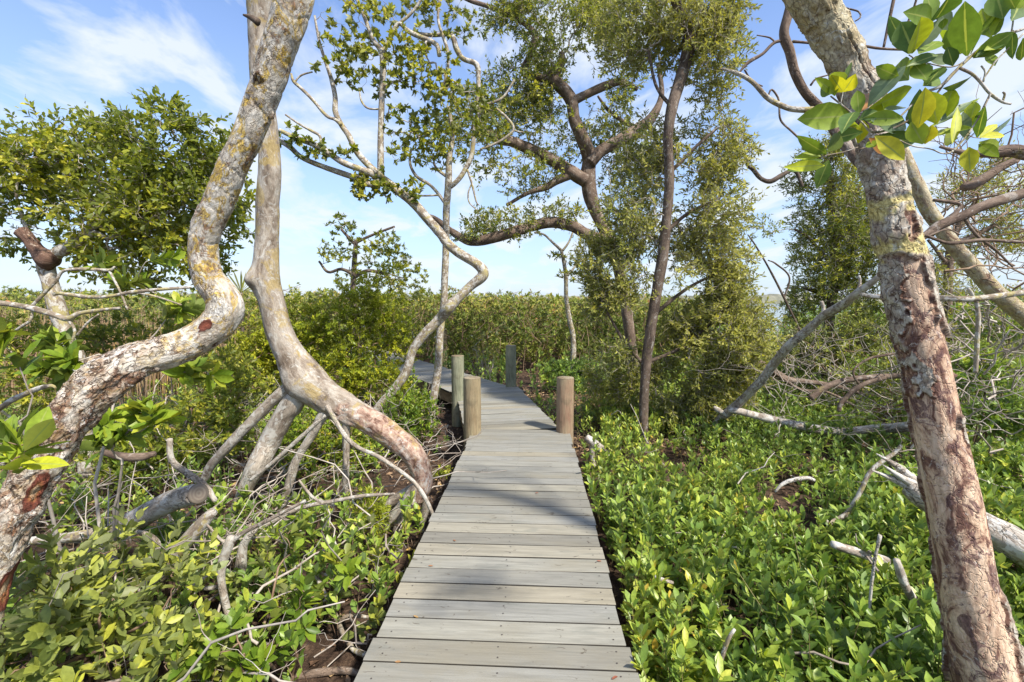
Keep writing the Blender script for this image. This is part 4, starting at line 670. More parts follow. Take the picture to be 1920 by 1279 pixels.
# lower, thinner growth on the left
lb, sb, lg = MB(), MB(), MB()
def keepL(X, Y): c = deck_clear(X, Y); return (c > .05 + .22 * cz(X, Y, 2, 2)) * (X < .2) * np.where(cz(X, Y, .9, 9) < .40, .15, 1.) * np.where((Y > 4.6) & (Y < 8.5) & (c < 1.0), .12, 1)
X, Y = scatter(-5, .2, .9, 4.0, 60, keepL); saplings(X, Y, .40, .085, .25, 4, lb, sb, 3)
X, Y = scatter(-5, -.3, .9, 3.2, 26, lambda X, Y: keepL(X, Y) * (cz(X, Y, .8, 20) > .45)); saplings(X, Y, .46, .080, .30, 5, lg, sb, 3, .5, None, (35, 85))
X, Y = scatter(-11, .2, 4.0, 8, 60, keepL); saplings(X, Y, .45, .075, .2, 5, lb, sb, 2, .4)
X, Y = scatter(-16, .0, 8, 13, 34, keepL); saplings(X, Y, .6, .11, .24, 5, lb, sb, 2, .4)
tag(tag(lb.build('seedling_patches', G_COVER), kind='stuff'), 'patchy green mangrove seedlings low on the left side', 'ground cover')
tag(tag(lg.build('grey_green_seedlings', G_GREY), kind='stuff'), 'rounder grey-green seedlings at the lower left', 'ground cover')
tag(sb.build('seedling_stems', TW_BROWN), 'thin stems of the left-hand seedlings', 'stems', kind='stuff')
# fallen leaves and fine litter
n = 26000; X = rng.uniform(-9, 10, n); Y = 1 + 13 * rng.random(n) ** 1.3; k = (deck_clear(X, Y) > .0) & (np.abs(X) < 1.25 * Y + .8); X, Y = X[k], Y[k]; n = len(X)
lb = MB(); D = rand_dir(n); D[:, 2] *= .3; Nn = rand_dir(n, 2.2); leaves(lb, np.stack([X, Y, gz(X, Y) + .012 + .02 * rng.random(n)], -1), D, Nn, rng.uniform(.03, .085, n), rng.uniform(.008, .018, n), rows=2, fold=.5, droop=.3)
m_lit, nt = new_mat('leaf_litter'); finish(nt, ramp(nt, [(0, (.045, .028, .018)), (.4, (.13, .075, .045)), (.7, (.26, .17, .10)), (.9, (.38, .27, .17)), (1, (.45, .30, .08))], attr(nt, 'rnd')), .85)
n = 5000; X = rng.uniform(.2, 3.2, n); Y = rng.uniform(5.8, 10.5, n); k = deck_clear(X, Y) > .02; X, Y = X[k], Y[k]; n = len(X); leaves(lb, np.stack([X, Y, gz(X, Y) + .02 + .05 * rng.random(n)], -1), rand_dir(n) * (1, 1, .35), rand_dir(n, 2.), rng.uniform(.04, .12, n), rng.uniform(.004, .014, n), rows=2, fold=.5, droop=.3, rnd=rng.uniform(.55, 1, n))
tag(tag(lb.build('leaf_litter', m_lit), kind='stuff'), 'brown fallen leaves on the mud beside the boardwalk', 'leaf litter')
# fallen dead twigs
def rand_twigs(mb, A, L, r, lift=.25, curl=.35, M=7, up=.15, seg=5):
    n = len(A); d = rand_dir(n); d[:, 2] = np.abs(d[:, 2]) * lift + up * rng.random(n); d = unit(d); t = np.linspace(0, 1, M)[None, :, None]
    off = np.cumsum(rng.normal(size=(n, M, 3)), 1); off -= off[:, :1]; bend = np.cross(d, rand_dir(n))[:, None] * (t ** 2 - t) * curl
    L = np.broadcast_to(L, (n,)); p = A[:, None] + (d[:, None] * t + off * .045 + bend) * L[:, None, None]; twigs(mb, p, r, r * .4, seg); return p
mb = MB(); n = 700; X = rng.uniform(-6.5, .1, n); Y = rng.uniform(1.6, 8, n); k = (deck_clear(X, Y) > .25) & (np.abs(X) < 1.2 * Y + .4); X, Y = X[k], Y[k]
p = rand_twigs(mb, np.stack([X, Y, gz(X, Y) + rng.uniform(.02, .4, len(X))], -1), rng.uniform(.3, 1.1, len(X)), rng.uniform(.003, .010, len(X)), .5)
k = rng.integers(0, len(p), 900); rand_twigs(mb, p[k, rng.integers(1, 6, 900)], rng.uniform(.1, .4, 900), rng.uniform(.0015, .0035, 900), .6, .4)
tag(tag(mb.build('fallen_twigs', TW_GREY), kind='stuff'), 'tangled grey dead twigs lying through the growth on the left', 'twigs')
mb = MB(); n = 160; X = rng.uniform(1.0, 9, n); Y = rng.uniform(2., 9, n); k = (deck_clear(X, Y) > .3) & (np.abs(X) < 1.2 * Y + .4); X, Y = X[k], Y[k]
rand_twigs(mb, np.stack([X, Y, gz(X, Y) + rng.uniform(.1, .5, len(X))], -1), rng.uniform(.25, .8, len(X)), rng.uniform(.003, .008, len(X)))
tag(tag(mb.build('fallen_twigs', TW_GREY), kind='stuff'), 'thin dead twigs caught in the seedlings on the right', 'twigs')

# ------------------------------------------------------------------ shrubs
def shrub(name, label, px, py, rx, ry, d, dep, ncl, lm, style='sprig', L=.07, Wd=.2, k=8, rows=2, twm=TW_BROWN, stems=6, gap=.3, gf=2., group=None, shell=.45, base=None, spec=None, r_tip=.004, cat='shrub', shoot=.12):
    c = P(px, py, d); gx, gy = (c[0], c[1]) if base is None else P(base[0], base[1], base[2])[:2]; g = float(gz(np.array([gx]), np.array([gy]))[0]); t = thing(name, label, cat, (gx, gy, g), group)
    tg = blobs(spec or [(px, py, rx, ry, d, dep)], ncl, gap, gf, shell); tg = tg[tg[:, 2] > g + .05]; nd = []; sb = MB()
    pick = tg[rng.permutation(len(tg))[:stems]]; P0 = []
    for q in pick:
        a = np.array((gx + rng.normal() * .12, gy + rng.normal() * .1, g - .03)); b = a + (q - a) * .75; m = (a + b) / 2 + rng.normal(size=3) * .08; P0.append(np.stack([a, a * .55 + m * .45 + rng.normal(size=3) * .02, m, m * .5 + b * .5 + rng.normal(size=3) * .02, b]))
    P0 = np.array(P0); twigs(sb, P0, np.full(len(P0), r_tip * 3.2), np.full(len(P0), r_tip * 1.5), 7); sb.build('stems', twm, t)
    p, r0, r1 = grow(P0[:, 1:].reshape(-1, 3), tg, r_tip * .6, .2, 6); mb = MB(); twigs(mb, p, r0, r1, 4); mb.build('twigs', twm, t)
    E = p[:, -1]; D = unit(unit(p[:, -1] - p[:, -3]) + rng.normal(size=E.shape) * .3 + (0, 0, .5)); hue = np.clip(fbm(E * 1.8 + 5, 2) * 1.9 - .45 + rng.normal(size=len(E)) * .15, 0, 1); lb = MB()
    if style == 'rosette': rosettes(lb, E, D, k, L, Wd, (20, 80), rows, hue, fold=.3, droop=.12)
    else:
        A = np.repeat(E, 3, 0) + rng.normal(size=(len(E) * 3, 3)) * .03; B = A + unit(np.repeat(D, 3, 0) + rng.normal(size=A.shape) * .6) * (shoot * rng.uniform(.6, 1.3, (len(A), 1))); sprigs(lb, A, B, k, L, Wd, rows, (25, 60), np.repeat(hue, 3), fold=.3, droop=.1)
    lb.build('foliage', lm, t); return t
shrub('yellow_green_shrub', 'yellow-green leafy shrub rising behind the prop-rooted tree, left of the far boardwalk', 620, 640, 0, 0, 7.6, 0, 1200, G_LIME, base=(610, 740, 7.6), spec=[(700, 570, 70, 50, 7.8, .4), (620, 630, 90, 70, 7.6, .5), (510, 620, 70, 60, 7.4, .4), (730, 640, 60, 60, 8.2, .4), (580, 700, 120, 60, 7.5, .5), (710, 720, 60, 40, 7.5, .3), (735, 520, 28, 25, 8., .2), (480, 690, 60, 60, 7.3, .4)], L=.075, Wd=.22, k=8, gap=.36)
shrub('dark_low_shrub', 'low deep-green shrub beneath the prop roots, in front of the yellow-green bush', 610, 830, 110, 75, 5.2, .5, 330, G1, L=.06, k=8, stems=8, base=(610, 900, 5.2))
shrub('low_green_shrub', 'low green shrub between the bent root end and the left corner post', 765, 800, 55, 70, 6.0, .4, 200, G1, L=.065, k=8, stems=5, base=(765, 860, 6.))
shrub('bright_weed_clump', 'small bright yellow-green clump growing against the bent root end', 690, 985, 26, 60, 3.5, .12, 40, G_LIME, L=.05, Wd=.14, k=8, stems=5, base=(690, 1060, 3.5), shoot=.1)
shrub('small_lime_tuft', 'tiny lime tuft touching the boardwalk edge beside the root end', 822, 890, 12, 14, 4.5, .05, 7, G_LIME, L=.05, Wd=.2, k=6, stems=3, base=(815, 940, 4.5), shoot=.06)
shrub('leafy_mangrove_shrub', 'glossy shrub with large rosettes of broad leaves behind the leaning left trunk', 200, 700, 0, 0, 3.0, 0, 52, G1, 'rosette', spec=[(112, 680, 50, 40, 2.9, .12), (190, 490, 22, 16, 3.1, .1), (245, 530, 30, 20, 3.1, .1), (310, 482, 26, 16, 3.1, .1), (200, 810, 60, 35, 2.7, .15), (285, 790, 40, 40, 2.7, .12), (365, 700, 45, 28, 2.9, .15), (345, 570, 35, 35, 3.2, .15), (115, 640, 30, 25, 3., .1), (15, 650, 30, 40, 2.4, .1)], L=.125, Wd=.23, k=10, rows=3, gap=.0, base=(180, 900, 3.), stems=4, r_tip=.0042, twm=TW_GREY)
shrub('corner_mangrove_shrub', 'big yellowish leaves poking in at the left frame edge over the leaning trunk', 15, 830, 30, 40, 1.25, .04, 4, G_HERO, 'rosette', L=.12, Wd=.2, k=6, rows=6, gap=0, base=(-420, 1279, 1.2), stems=1, r_tip=.0025)
shrub('mid_left_shrub', 'olive shrub filling the gap beneath the bushy tree, left of the trunk elbow', 250, 640, 0, 0, 5.6, 0, 430, G_TREE, spec=[(330, 640, 90, 60, 5.8, .5), (200, 640, 90, 60, 5.8, .5), (60, 640, 80, 50, 6., .5), (420, 720, 90, 60, 5.4, .5), (60, 720, 60, 50, 5.2, .4), (370, 800, 100, 60, 5., .5), (250, 860, 100, 40, 4.6, .4)], L=.08, Wd=.22, k=8, stems=9, base=(260, 850, 5.5), gap=.36)
shrub('round_leaf_shrub', 'grey-green round-leaved shrub low at the bottom left corner', 150, 1120, 0, 0, 2.05, .3, 62, G_GREY, 'sprig', spec=[(120, 1130, 130, 90, 2.1, .25), (280, 1110, 90, 60, 2.2, .25), (230, 1030, 60, 40, 2.5, .25), (60, 1220, 90, 60, 1.8, .15), (330, 1220, 80, 40, 2.0, .15)], L=.085, Wd=.24, k=7, rows=3, stems=9, base=(150, 1279, 2.1), gap=.1, shoot=.12)
shrub('glossy_seedling_clump', 'glossy broad-leaved clump near the bottom edge, left of the boardwalk', 560, 1190, 0, 0, 2.2, 0, 34, G1, 'rosette', spec=[(560, 1130, 60, 50, 2.3, .2), (390, 1200, 60, 40, 2., .15), (480, 1240, 60, 30, 2., .15), (620, 1080, 40, 40, 2.6, .15), (560, 1000, 60, 30, 2.8, .2)], L=.1, Wd=.22, k=9, rows=3, stems=8, base=(520, 1279, 2.3), gap=0)
shrub('narrow_leaf_shrub', 'feathery olive shrub low beside the slim dark trunk', 1165, 790, 80, 60, 7.2, .4, 280, G_OLIVE, L=.06, Wd=.15, k=9, stems=8, base=(1175, 830, 7.2))
shrub('grey_leaf_shrub', 'grey-green shrub around the foot of the narrow dark tree', 1500, 660, 0, 0, 7.6, 0, 520, G_GREY, spec=[(1500, 650, 100, 45, 8.3, .6), (1640, 690, 100, 60, 7.2, .6), (1600, 620, 80, 50, 8., .5), (1420, 650, 60, 30, 8.0, .5), (1760, 700, 90, 60, 6.5, .6), (1880, 680, 80, 60, 6.5, .6)], L=.07, Wd=.2, k=8, stems=10, base=(1560, 780, 7.6), gap=.36)
shrub('straw_coloured_shrub', 'dry wispy shrub on the far side of the bend beside the pale post', 905, 665, 35, 38, 11.5, .4, 60, G_OLIVE, L=.06, Wd=.12, k=5, stems=26, twm=TW_GREY, base=(905, 715, 11.5), r_tip=.005)
shrub('bright_far_shrub', 'bright green low shrub beyond the joint, right of the middle boardwalk', 1075, 705, 70, 26, 10.2, .5, 170, G_COVER, L=.10, Wd=.2, k=8, stems=8, base=(1075, 740, 10.2))
shrub('right_edge_shrub', 'glossy green shrub growing through the bleached twigs at the right edge', 1850, 760, 0, 0, 4.8, 0, 260, G_COVER, spec=[(1840, 700, 80, 50, 5., .4), (1900, 790, 60, 50, 4.6, .3), (1790, 780, 40, 40, 4.8, .3), (1860, 600, 70, 40, 5.2, .4), (1870, 880, 60, 40, 4.2, .3)], L=.075, Wd=.22, k=8, stems=8, base=(1850, 860, 4.8))
lb = MB(); n = 2600; X = rng.uniform(-12, -6.2, n); Y = rng.uniform(7.6, 10.5, n); leaves(lb, np.stack([X, Y, gz(X, Y)], -1), rand_dir(n) * .16 + (0, 0, 1), rand_dir(n), rng.uniform(1.2, 2.0, n), np.full(n, .007), rows=3, droop=.08, rnd=rng.uniform(.6, 1, n)); tag(tag(lb.build('dry_grass', m_lit), kind='stuff'), 'tall straw-coloured dry grass at the far left behind the bare twigs', 'grass')
# small fan palm
tp = thing('fan_palm', 'small fan palm with spiky green blades between the two left trunks', 'palm', P(455, 600, 8.5)); lb = MB(); c0 = P(452, 548, 8.5); n = 26; a = np.linspace(-.4, 3.6, n); dd = np.stack([np.cos(a), rng.normal(size=n) * .3, np.sin(a)], -1)
leaves(lb, np.repeat(c0[None], n, 0), dd, rand_dir(n, .3), np.full(n, .42), np.full(n, .016), rows=3, droop=.15); lb.build('fronds', G_OLIVE, tp); mb = MB(); tube(mb, [[*P(456, 640, 8.5), .03], [*c0, .02]], 10, .1, .1, .003); mb.build('stem', TW_BROWN if False else BK_DARK, tp)

# hedge of mangroves on the skyline: thick wall of leaf clusters
def hedge(name, label, x0, x1, y0, dep, topf, ncl, lm, L, cat='hedge'):
    X = rng.uniform(x0, x1, ncl); u = rng.random(ncl); Y = y0 + dep * u ** 1.4 + cz(X, X * 0, .5, 3) * 1.5; top_ = topf(X, Y) + (cz(X, Y, .55, 6) - .5) * .6 + (cz(X, Y, 1.6, 2) - .5) * .5 + (cz(X, Y, 4, 6) - .5) * .45 + .25 * rng.random(ncl) ** 7
    v = rng.random(ncl) ** .75; Z = GZ + .05 + (top_ - GZ) * v; Y = Y - (1 - v) * .0 + np.sin(v * 3.1) * -.5; lb = MB(); E = np.stack([X, Y, Z], -1); k = (fbm(E * 1.6, 2) > .34) & (np.abs(X) < 1.22 * Y + 1); E = E[k]
    k = deck_clear(E[:, 0], E[:, 1]) > .35; E = E[k]; hue = np.clip(fbm(E * .9, 2) * 1.8 - .5 + .35 * (E[:, 2] > 1.3) * (1 if lm is G_FAR else 0) + rng.normal(size=len(E)) * .15, 0, 1)
    D = unit(rng.normal(size=E.shape) * .6 + (0, -.35, .8)); rosettes(lb, E, D, 9, L, .2, (20, 80), 2, hue, fold=.3, droop=.1); o = tag(tag(lb.build(name, lm), kind='stuff'), label, cat)
    mb = MB(); q = E[rng.permutation(len(E))[:len(E) // 3]]; A = q + rng.normal(size=q.shape) * .25 - (0, 0, .35); t = np.linspace(0, 1, 5)[None, :, None]; pp = A[:, None] + (q - A)[:, None] * t * 1.2 + rng.normal(size=(len(q), 5, 3)) * .03; twigs(mb, pp, np.full(len(q), .009), np.full(len(q), .004), 4)
    tag(tag(mb.build('hedge_twigs', TW_BROWN), kind='stuff'), 'brown twigs inside the mangrove thicket', 'twigs'); return o
hedge('mangrove_thicket', 'long dense mangrove thicket along the skyline beyond the boardwalk', -22, 6.3, 13.0, 7, lambda X, Y: 1.62 + .012 * (Y - 13) + .10 * (X < -3), 30000, G_FAR, .12)
hedge('far_thicket', 'more distant mangrove growth seen through gaps behind the skyline thicket', -34, 8.5, 20.0, 9, lambda X, Y: 1.45 + 0 * X, 14000, G_FAR, .2)
hedge('right_thicket', 'lower mangrove thicket on the right before the water', 5.5, 24, 12.0, 6, lambda X, Y: 1.25 + .03 * (X - 8) * (X > 8) - .95 * np.exp(-((X / Y - .56) / .035) ** 2), 12000, G_COVER, .11)
hedge('left_thicket', 'dry yellowish-green thicket behind the bushy tree on the far left', -17, -6.5, 9.0, 5, lambda X, Y: 1.35 + 0 * X, 9000, G_FAR, .11)

# ------------------------------------------------------------------ logs, dead branches
def log(name, label, cat, rows, mat, branches=(), seg=18, rough=.14, crack=.005, group=None, cut=None, bname='branch'):
    """dead branch or log: the first row list is its body, the rest are its side branches"""
    q = px_path(rows); t = thing(name, label, cat, q[:, :3].mean(0), group); mb = MB(); C = tube(mb, q, seg, .02, rough, crack, .012, True, 1.4, seed=rng.random() * 9); mb.build('stem', mat, t)
    for b in branches: mb = MB(); tube(mb, px_path(b), 10, .02, .15, .002, .01, True, 1.4, seed=rng.random() * 9); mb.build(bname, mat, t)
    if cut:
        c = C[-1]; T = unit(C[-1] - C[-4]); u = unit(np.cross(T, (0, 0, 1))); v_ = np.cross(u, T); r = q[-1, 3]; a = np.arange(24) / 24 * 6.283; V = []; 
        for k, o_ in ((1.0, -.004), (.97, .008), (.5, .011), (.12, .006), (.001, .006)): V.append(c + T * (r * .3 + o_) + (u * np.cos(a)[:, None] + v_ * np.sin(a)[:, None]) * r * k)
        V = np.concatenate(V); i = np.arange(4)[:, None] * 24; j = np.arange(24)[None]; k = (j + 1) % 24; mb = MB(); rr = np.linalg.norm(V - c, axis=1)
        mb.add(V, np.stack([i + j, i + k, i + 24 + k, i + 24 + j], -1).reshape(-1, 4), rnd=rr / r); mb.build('cut_end', m_cut, t)
    return t
m_cut, nt = new_mat('cut_wood'); r_ = attr(nt, 'rnd'); t = N(nt, 'ShaderNodeTexCoord'); wv = math_n(nt, 'ADD', math_n(nt, 'MULTIPLY', r_, 26.), math_n(nt, 'MULTIPLY', noise(nt, t.outputs['Object'], 30, 3), 3.)); finish(nt, mixc(nt, ramp(nt, [(.3, 0.), (.7, 1.)], math_n(nt, 'ADD', math_n(nt, 'MULTIPLY', math_n(nt, 'SINE', wv), .5), .5)), (.155, .125, .10), (.19, .16, .125)), .9)
GB = 'dead branches lying on the seedlings right of the boardwalk'
log('dead_branch', 'long straight grey dead branch slanting up to the stripped trunk', 'dead branch', [(1336, 796, 3, 6.2), (1350, 785, 7), (1366, 773, 9, 6.1), (1392, 749, 8.5, 5.9), (1426, 715, 8.5, 5.6), (1452, 681, 9, 5.4), (1482, 647, 8.5, 5.1), (1512, 621, 8.5, 4.9), (1542, 595, 8.5, 4.7), (1576, 574, 8.5, 4.4), (1610, 548, 7.5, 4.1), (1651, 518, 5.5, 3.9)], BK_DEAD, [[(1543, 592, 5, 4.7), (1544, 578, 4), (1540, 565, 3.5)], [(1362, 780, 4, 6.1), (1345, 768, 5), (1338, 763, 2.5)], [(1609, 545, 4, 4.1), (1613, 530, 3.5), (1611, 517, 3)]], group=GB)
log('fallen_branch', 'pale barkless branch lying flat on the seedlings below the slanting dead branch', 'dead branch', [(1366, 768, 5, 5.9), (1385, 771, 6.5), (1430, 782, 7.5), (1475, 794, 8), (1527, 804, 8.5), (1580, 809, 8), (1620, 806, 8), (1655, 804, 9), (1704, 800, 10.5, 5.6)], BK_DEAD, group=GB)
log('fallen_branch', 'brown branch crossing beneath the middle of the slanting dead branch', 'dead branch', [(1366, 636, 5, 7.), (1392, 659, 6.5), (1422, 681, 8), (1452, 700, 8.5), (1475, 711, 6.5), (1510, 716, 5), (1560, 722, 4), (1620, 740, 3)], BK_LIMB, [[(1450, 698, 3, 6.9), (1500, 730, 3), (1550, 735, 2.5), (1600, 760, 2)]], group=GB)
log('arched_branch', 'reddish brown arched branch ending left at a thick stub beside the stripped trunk', 'dead branch', [(1520, 747, 7, 5.5), (1540, 731, 6.5), (1565, 719, 6), (1599, 711, 5.5), (1655, 707, 5.5), (1690, 705, 5)], BK_LIMB, [[(1572, 771, 4.5, 5.4), (1576, 757, 5), (1587, 745, 5), (1602, 731, 5), (1625, 718, 4.5), (1660, 708, 4)], [(1612, 722, 2.5, 5.4), (1601, 705, 2.5), (1603, 690, 2.2), (1632, 672, 2.5), (1685, 662, 2.5)]], group=GB)
log('splintered_log', 'weathered silver-grey log splintered into prongs, passing behind the stripped trunk', 'log', [(1700, 912, 15, 3.0), (1732, 930, 24, 2.95), (1790, 962, 27, 2.9), (1857, 992, 29, 2.8), (1918, 1027, 32, 2.7), (2010, 1080, 35, 2.6)], BK_DEAD, [[(1710, 915, 9, 3.0), (1670, 896, 5), (1636, 882, 1.2)], [(1720, 905, 9, 3.0), (1680, 873, 6), (1643, 851, 1.2)], [(1712, 908, 9, 2.98), (1680, 888, 5), (1655, 871, 1)]], seg=30, rough=.2, crack=.012, bname='splinter')
log('curved_stick', 'thin lichened stick curving down into a dark hollow left of the stripped trunk', 'stick', [(1690, 835, 3.5, 3.5), (1677, 849, 4.2), (1651, 867, 4.8), (1628, 890, 5.2), (1608, 930, 5.5), (1587, 963, 5.5), (1557, 979, 5.5), (1535, 965, 4)], BK_SLIM)
log('lichen_branch', 'pale wrinkled branch end leaning against the foot of the stripped trunk', 'stick', [(1681, 1050, 7, 2.45), (1685, 1065, 8), (1697, 1098, 8.5), (1722, 1133, 9), (1760, 1165, 9)], BK_DEAD, rough=.2)
log('upright_stick', 'short thin grey stick standing up among the seedlings beside the stripped trunk', 'stick', [(1630, 1150, 3, 2.4), (1636, 1090, 4), (1641, 1050, 4), (1650, 1004, 4)], BK_DEAD, seg=10)
log('half_buried_log', 'pale mossy log end half hidden in the seedlings above the wrinkled branch', 'log', [(1560, 1020, 7, 2.8), (1590, 1030, 9), (1625, 1040, 10), (1665, 1052, 8)], BK_DEAD)
log('short_arched_stick', 'small bleached arched stick lying on top of the seedling carpet', 'stick', [(1453, 922, 3, 3.6), (1466, 909, 4), (1484, 901, 4.5), (1510, 896, 4.5), (1527, 900, 3)], BK_DEAD, seg=10)
log('short_arched_stick', 'little whitish stick fragment lying in the seedlings near the boardwalk edge', 'stick', [(1228, 1080, 3, 2.5), (1242, 1087, 4.5), (1262, 1092, 3)], BK_DEAD, seg=10)
log('bare_stick', 'light brown bare stem leaning up from the bottom edge among the seedlings', 'stick', [(1338, 1285, 5, 2.0), (1352, 1240, 5), (1366, 1200, 5), (1378, 1180, 4)], BK_SLIM, seg=10)
log('stub_branch', 'short broken grey branch stub right beside the boardwalk past the rusty post', 'log', [(1100, 820, 6, 5.4), (1108, 826, 8), (1125, 840, 8.5), (1145, 855, 8), (1158, 866, 5)], BK_DEAD, [[(1112, 832, 6, 5.4), (1110, 850, 6), (1112, 880, 6), (1113, 900, 5)]])
log('sawn_log', 'dark weathered log with a round sawn end among twigs at lower left', 'log', [(226, 988, 19, 3.15), (262, 970, 20, 3.1), (310, 945, 21, 3.05), (352, 930, 20, 3.0), (368, 926, 19.5, 2.97)], BK_DEAD, cut=True, seg=32, rough=.07)
log('thin_fallen_branch', 'smooth tan branch lying level left of the sawn log', 'dead branch', [(40, 1017, 7, 2.9), (85, 1011, 9), (130, 1007, 10), (187, 1000, 10.5), (240, 994, 9)], BK_SLIM)
log('broken_branch', 'lichen-spotted broken branch standing slanted right of the sawn log', 'log', [(300, 1085, 12, 2.75), (330, 1040, 14), (360, 1003, 14), (385, 975, 12), (400, 958, 9)], BK_B)
log('hooked_branch', 'grey hooked branch lying behind the sawn log, left of the prop roots', 'dead branch', [(318, 822, 6, 3.5), (319, 850, 7), (326, 868, 7.5), (352, 888, 7.5), (382, 909, 7.5), (404, 940, 6)], BK_ROOT)
log('forked_branch', 'grey upright forked branch in front of the prop roots at lower left', 'dead branch', [(436, 1178, 8, 2.5), (424, 1130, 8.5), (416, 1090, 9), (418, 1060, 9.5), (430, 1020, 10), (434, 1005, 8)], BK_ROOT, [[(430, 1020, 6, 2.5), (455, 1000, 4.5), (487, 983, 4), (530, 960, 3.5), (573, 938, 3)], [(428, 1020, 4, 2.5), (414, 1010, 3.5), (400, 995, 3), (389, 983, 2.5)]])
log('whitish_root', 'thick whitish dead root rising behind the forked branch at lower left', 'root', [(449, 1170, 12, 2.75), (452, 1110, 12), (452, 1060, 12), (458, 1020, 9), (480, 990, 6)], BK_ROOT, [[(450, 1095, 4, 2.75), (400, 1103, 5), (360, 1105, 3)]])
log('looping_stick', 'thin looping grey stick below the sawn log', 'stick', [(243, 1000, 5, 2.7), (262, 998, 5.5), (285, 1006, 5.5), (297, 1023, 5.5), (283, 1044, 5.5), (256, 1062, 4)], BK_ROOT, seg=10)
log('pale_stick', 'bleached stick slanting down left from below the thin fallen branch', 'stick', [(168, 1030, 6, 2.6), (145, 1055, 6), (120, 1082, 5.5), (85, 1120, 4)], BK_DEAD, seg=10)
log('curved_pale_branch', 'long pale branch curving down to the boardwalk edge at lower middle left', 'dead branch', [(572, 1055, 5, 2.9), (590, 1075, 5), (612, 1118, 5.5, 2.7), (631, 1156, 5.5), (645, 1190, 5.5, 2.5), (663, 1218, 6), (684, 1228, 7, 2.4)], BK_SLIM, [[(590, 1072, 3, 2.85), (620, 1080, 2.5), (650, 1098, 2)], [(636, 1168, 4, 2.6), (650, 1156, 4), (680, 1156, 4), (712, 1160, 3.5)]], seg=12)
log('crossing_stick', 'thin straight stick crossing diagonally in front of the prop roots', 'stick', [(470, 900, 3.5, 3.5), (505, 872, 4), (545, 838, 4), (590, 797, 4), (610, 780, 3)], BK_ROOT, seg=10)
log('crossing_stick', 'long level stick running from the prop roots to the bent root end', 'stick', [(440, 1010, 4, 3.3), (500, 985, 4), (560, 955, 4), (625, 940, 4), (680, 930, 3.5), (740, 927, 2.5)], BK_ROOT, [[(560, 900, 2.5, 3.4), (590, 935, 3.5), (625, 944, 3)]], seg=10)
log('bare_twiggy_branch', 'bare pale branching twigs with orange tint reaching in at left behind the leaning trunk', 'dead branch', [(-30, 563, 5, 3.0), (0, 568, 5), (56, 577, 5.5), (100, 590, 5.5), (127, 598, 5.5), (150, 588, 4), (185, 583, 3.5), (225, 578, 2.5)], BK_SLIM,
    [[(58, 576, 4, 3.), (85, 548, 4), (105, 528, 3.5), (120, 508, 3), (160, 505, 3.5), (205, 507, 3), (216, 500, 2)], [(100, 545, 4, 3.), (103, 552, 4), (112, 550, 3.5), (165, 557, 3.5), (205, 556, 3), (250, 548, 3.2), (310, 543, 3), (358, 539, 2.5)], [(60, 578, 3, 3.), (58, 600, 3), (42, 612, 3), (30, 620, 2.5)], [(205, 508, 2.5, 3.), (225, 545, 2.5), (240, 580, 2)], [(127, 598, 3.5, 3.), (140, 620, 3.5), (133, 650, 3), (130, 700, 3)], [(145, 630, 3, 3.), (165, 605, 2.5), (185, 590, 2)], [(250, 548, 2, 3.), (290, 556, 2), (340, 572, 1.6)]], seg=12)
log('bent_dead_stick', 'angled dead stick at the far left edge above the leaning trunk', 'stick', [(-20, 775, 5, 2.7), (0, 766, 5), (30, 747, 5), (67, 730, 4.5), (95, 723, 3.5), (103, 728, 2)], BK_SLIM, [[(4, 772, 3, 2.7), (30, 790, 3), (56, 805, 2.5)]], seg=10)
log('red_brown_root', 'thick red-brown root lying at the bottom edge left of the boardwalk', 'root', [(540, 1272, 7, 2.35), (590, 1262, 9), (640, 1258, 9), (672, 1262, 7)], BK_LIMB)
log('lying_branch', 'grey branch lying level behind the leaning trunk foot, above the sawn log', 'dead branch', [(190, 848, 6, 3.4), (230, 856, 8), (265, 856, 8), (290, 850, 5)], BK_LIMB)

# bare branches round the stripped trunk
log('bare_limb', 'thick brown bare limb coming in from the right edge behind the stripped trunk', 'bare branch', [(1720, 452, 6, 2.7), (1738, 440, 7), (1760, 424, 8.5), (1782, 414, 8.5), (1805, 405, 8.5), (1835, 390, 9), (1865, 379, 9.5), (1920, 362, 9), (1990, 345, 9)], BK_LIMB, [[(1770, 420, 5, 2.7), (1790, 400, 4.5), (1800, 384, 4), (1780, 378, 3.5), (1750, 375, 3)], [(1805, 404, 4, 2.7), (1830, 440, 3.5), (1870, 470, 3), (1900, 500, 2)]])
log('bare_limb', 'grey level branch passing behind the stripped trunk at mid height', 'bare branch', [(1612, 552, 3.5, 2.8), (1640, 556, 4.5), (1700, 559, 5), (1760, 559, 5.5), (1824, 561, 6), (1880, 554, 5.5), (1930, 547, 5.5), (2000, 540, 5)], BK_SLIM, [[(1830, 560, 4.5, 2.8), (1834, 600, 5), (1832, 650, 5.5), (1829, 700, 5)], [(1826, 560, 3.5, 2.8), (1820, 548, 4), (1815, 540, 3)]])
log('bare_limb', 'thin bare branch reaching right just below the thick brown limb', 'bare branch', [(1715, 436, 2.5, 2.6), (1740, 443, 3), (1782, 456, 3.2), (1842, 451, 3), (1925, 455, 3)], BK_LIMB, [[(1740, 443, 1.8, 2.6), (1775, 430, 1.6), (1800, 440, 1.4)]], seg=8)
log('rough_limb', 'rough brown limb at the right edge below the large foreground leaves', 'bare branch', [(1762, 275, 3, 1.9), (1790, 283, 4.5), (1820, 289, 6), (1865, 287, 10), (1895, 283, 12), (1930, 290, 14), (1990, 300, 15)], BK_LIMB, [[(1905, 300, 6, 2.0), (1880, 312, 7), (1850, 332, 8), (1820, 349, 8), (1805, 352, 6)]])
mb = MB(); t = thing('twiggy_dead_bush', 'tangle of bare curling grey twigs at the right edge behind the stripped trunk', 'dead bush', P(1860, 620, 3.6))
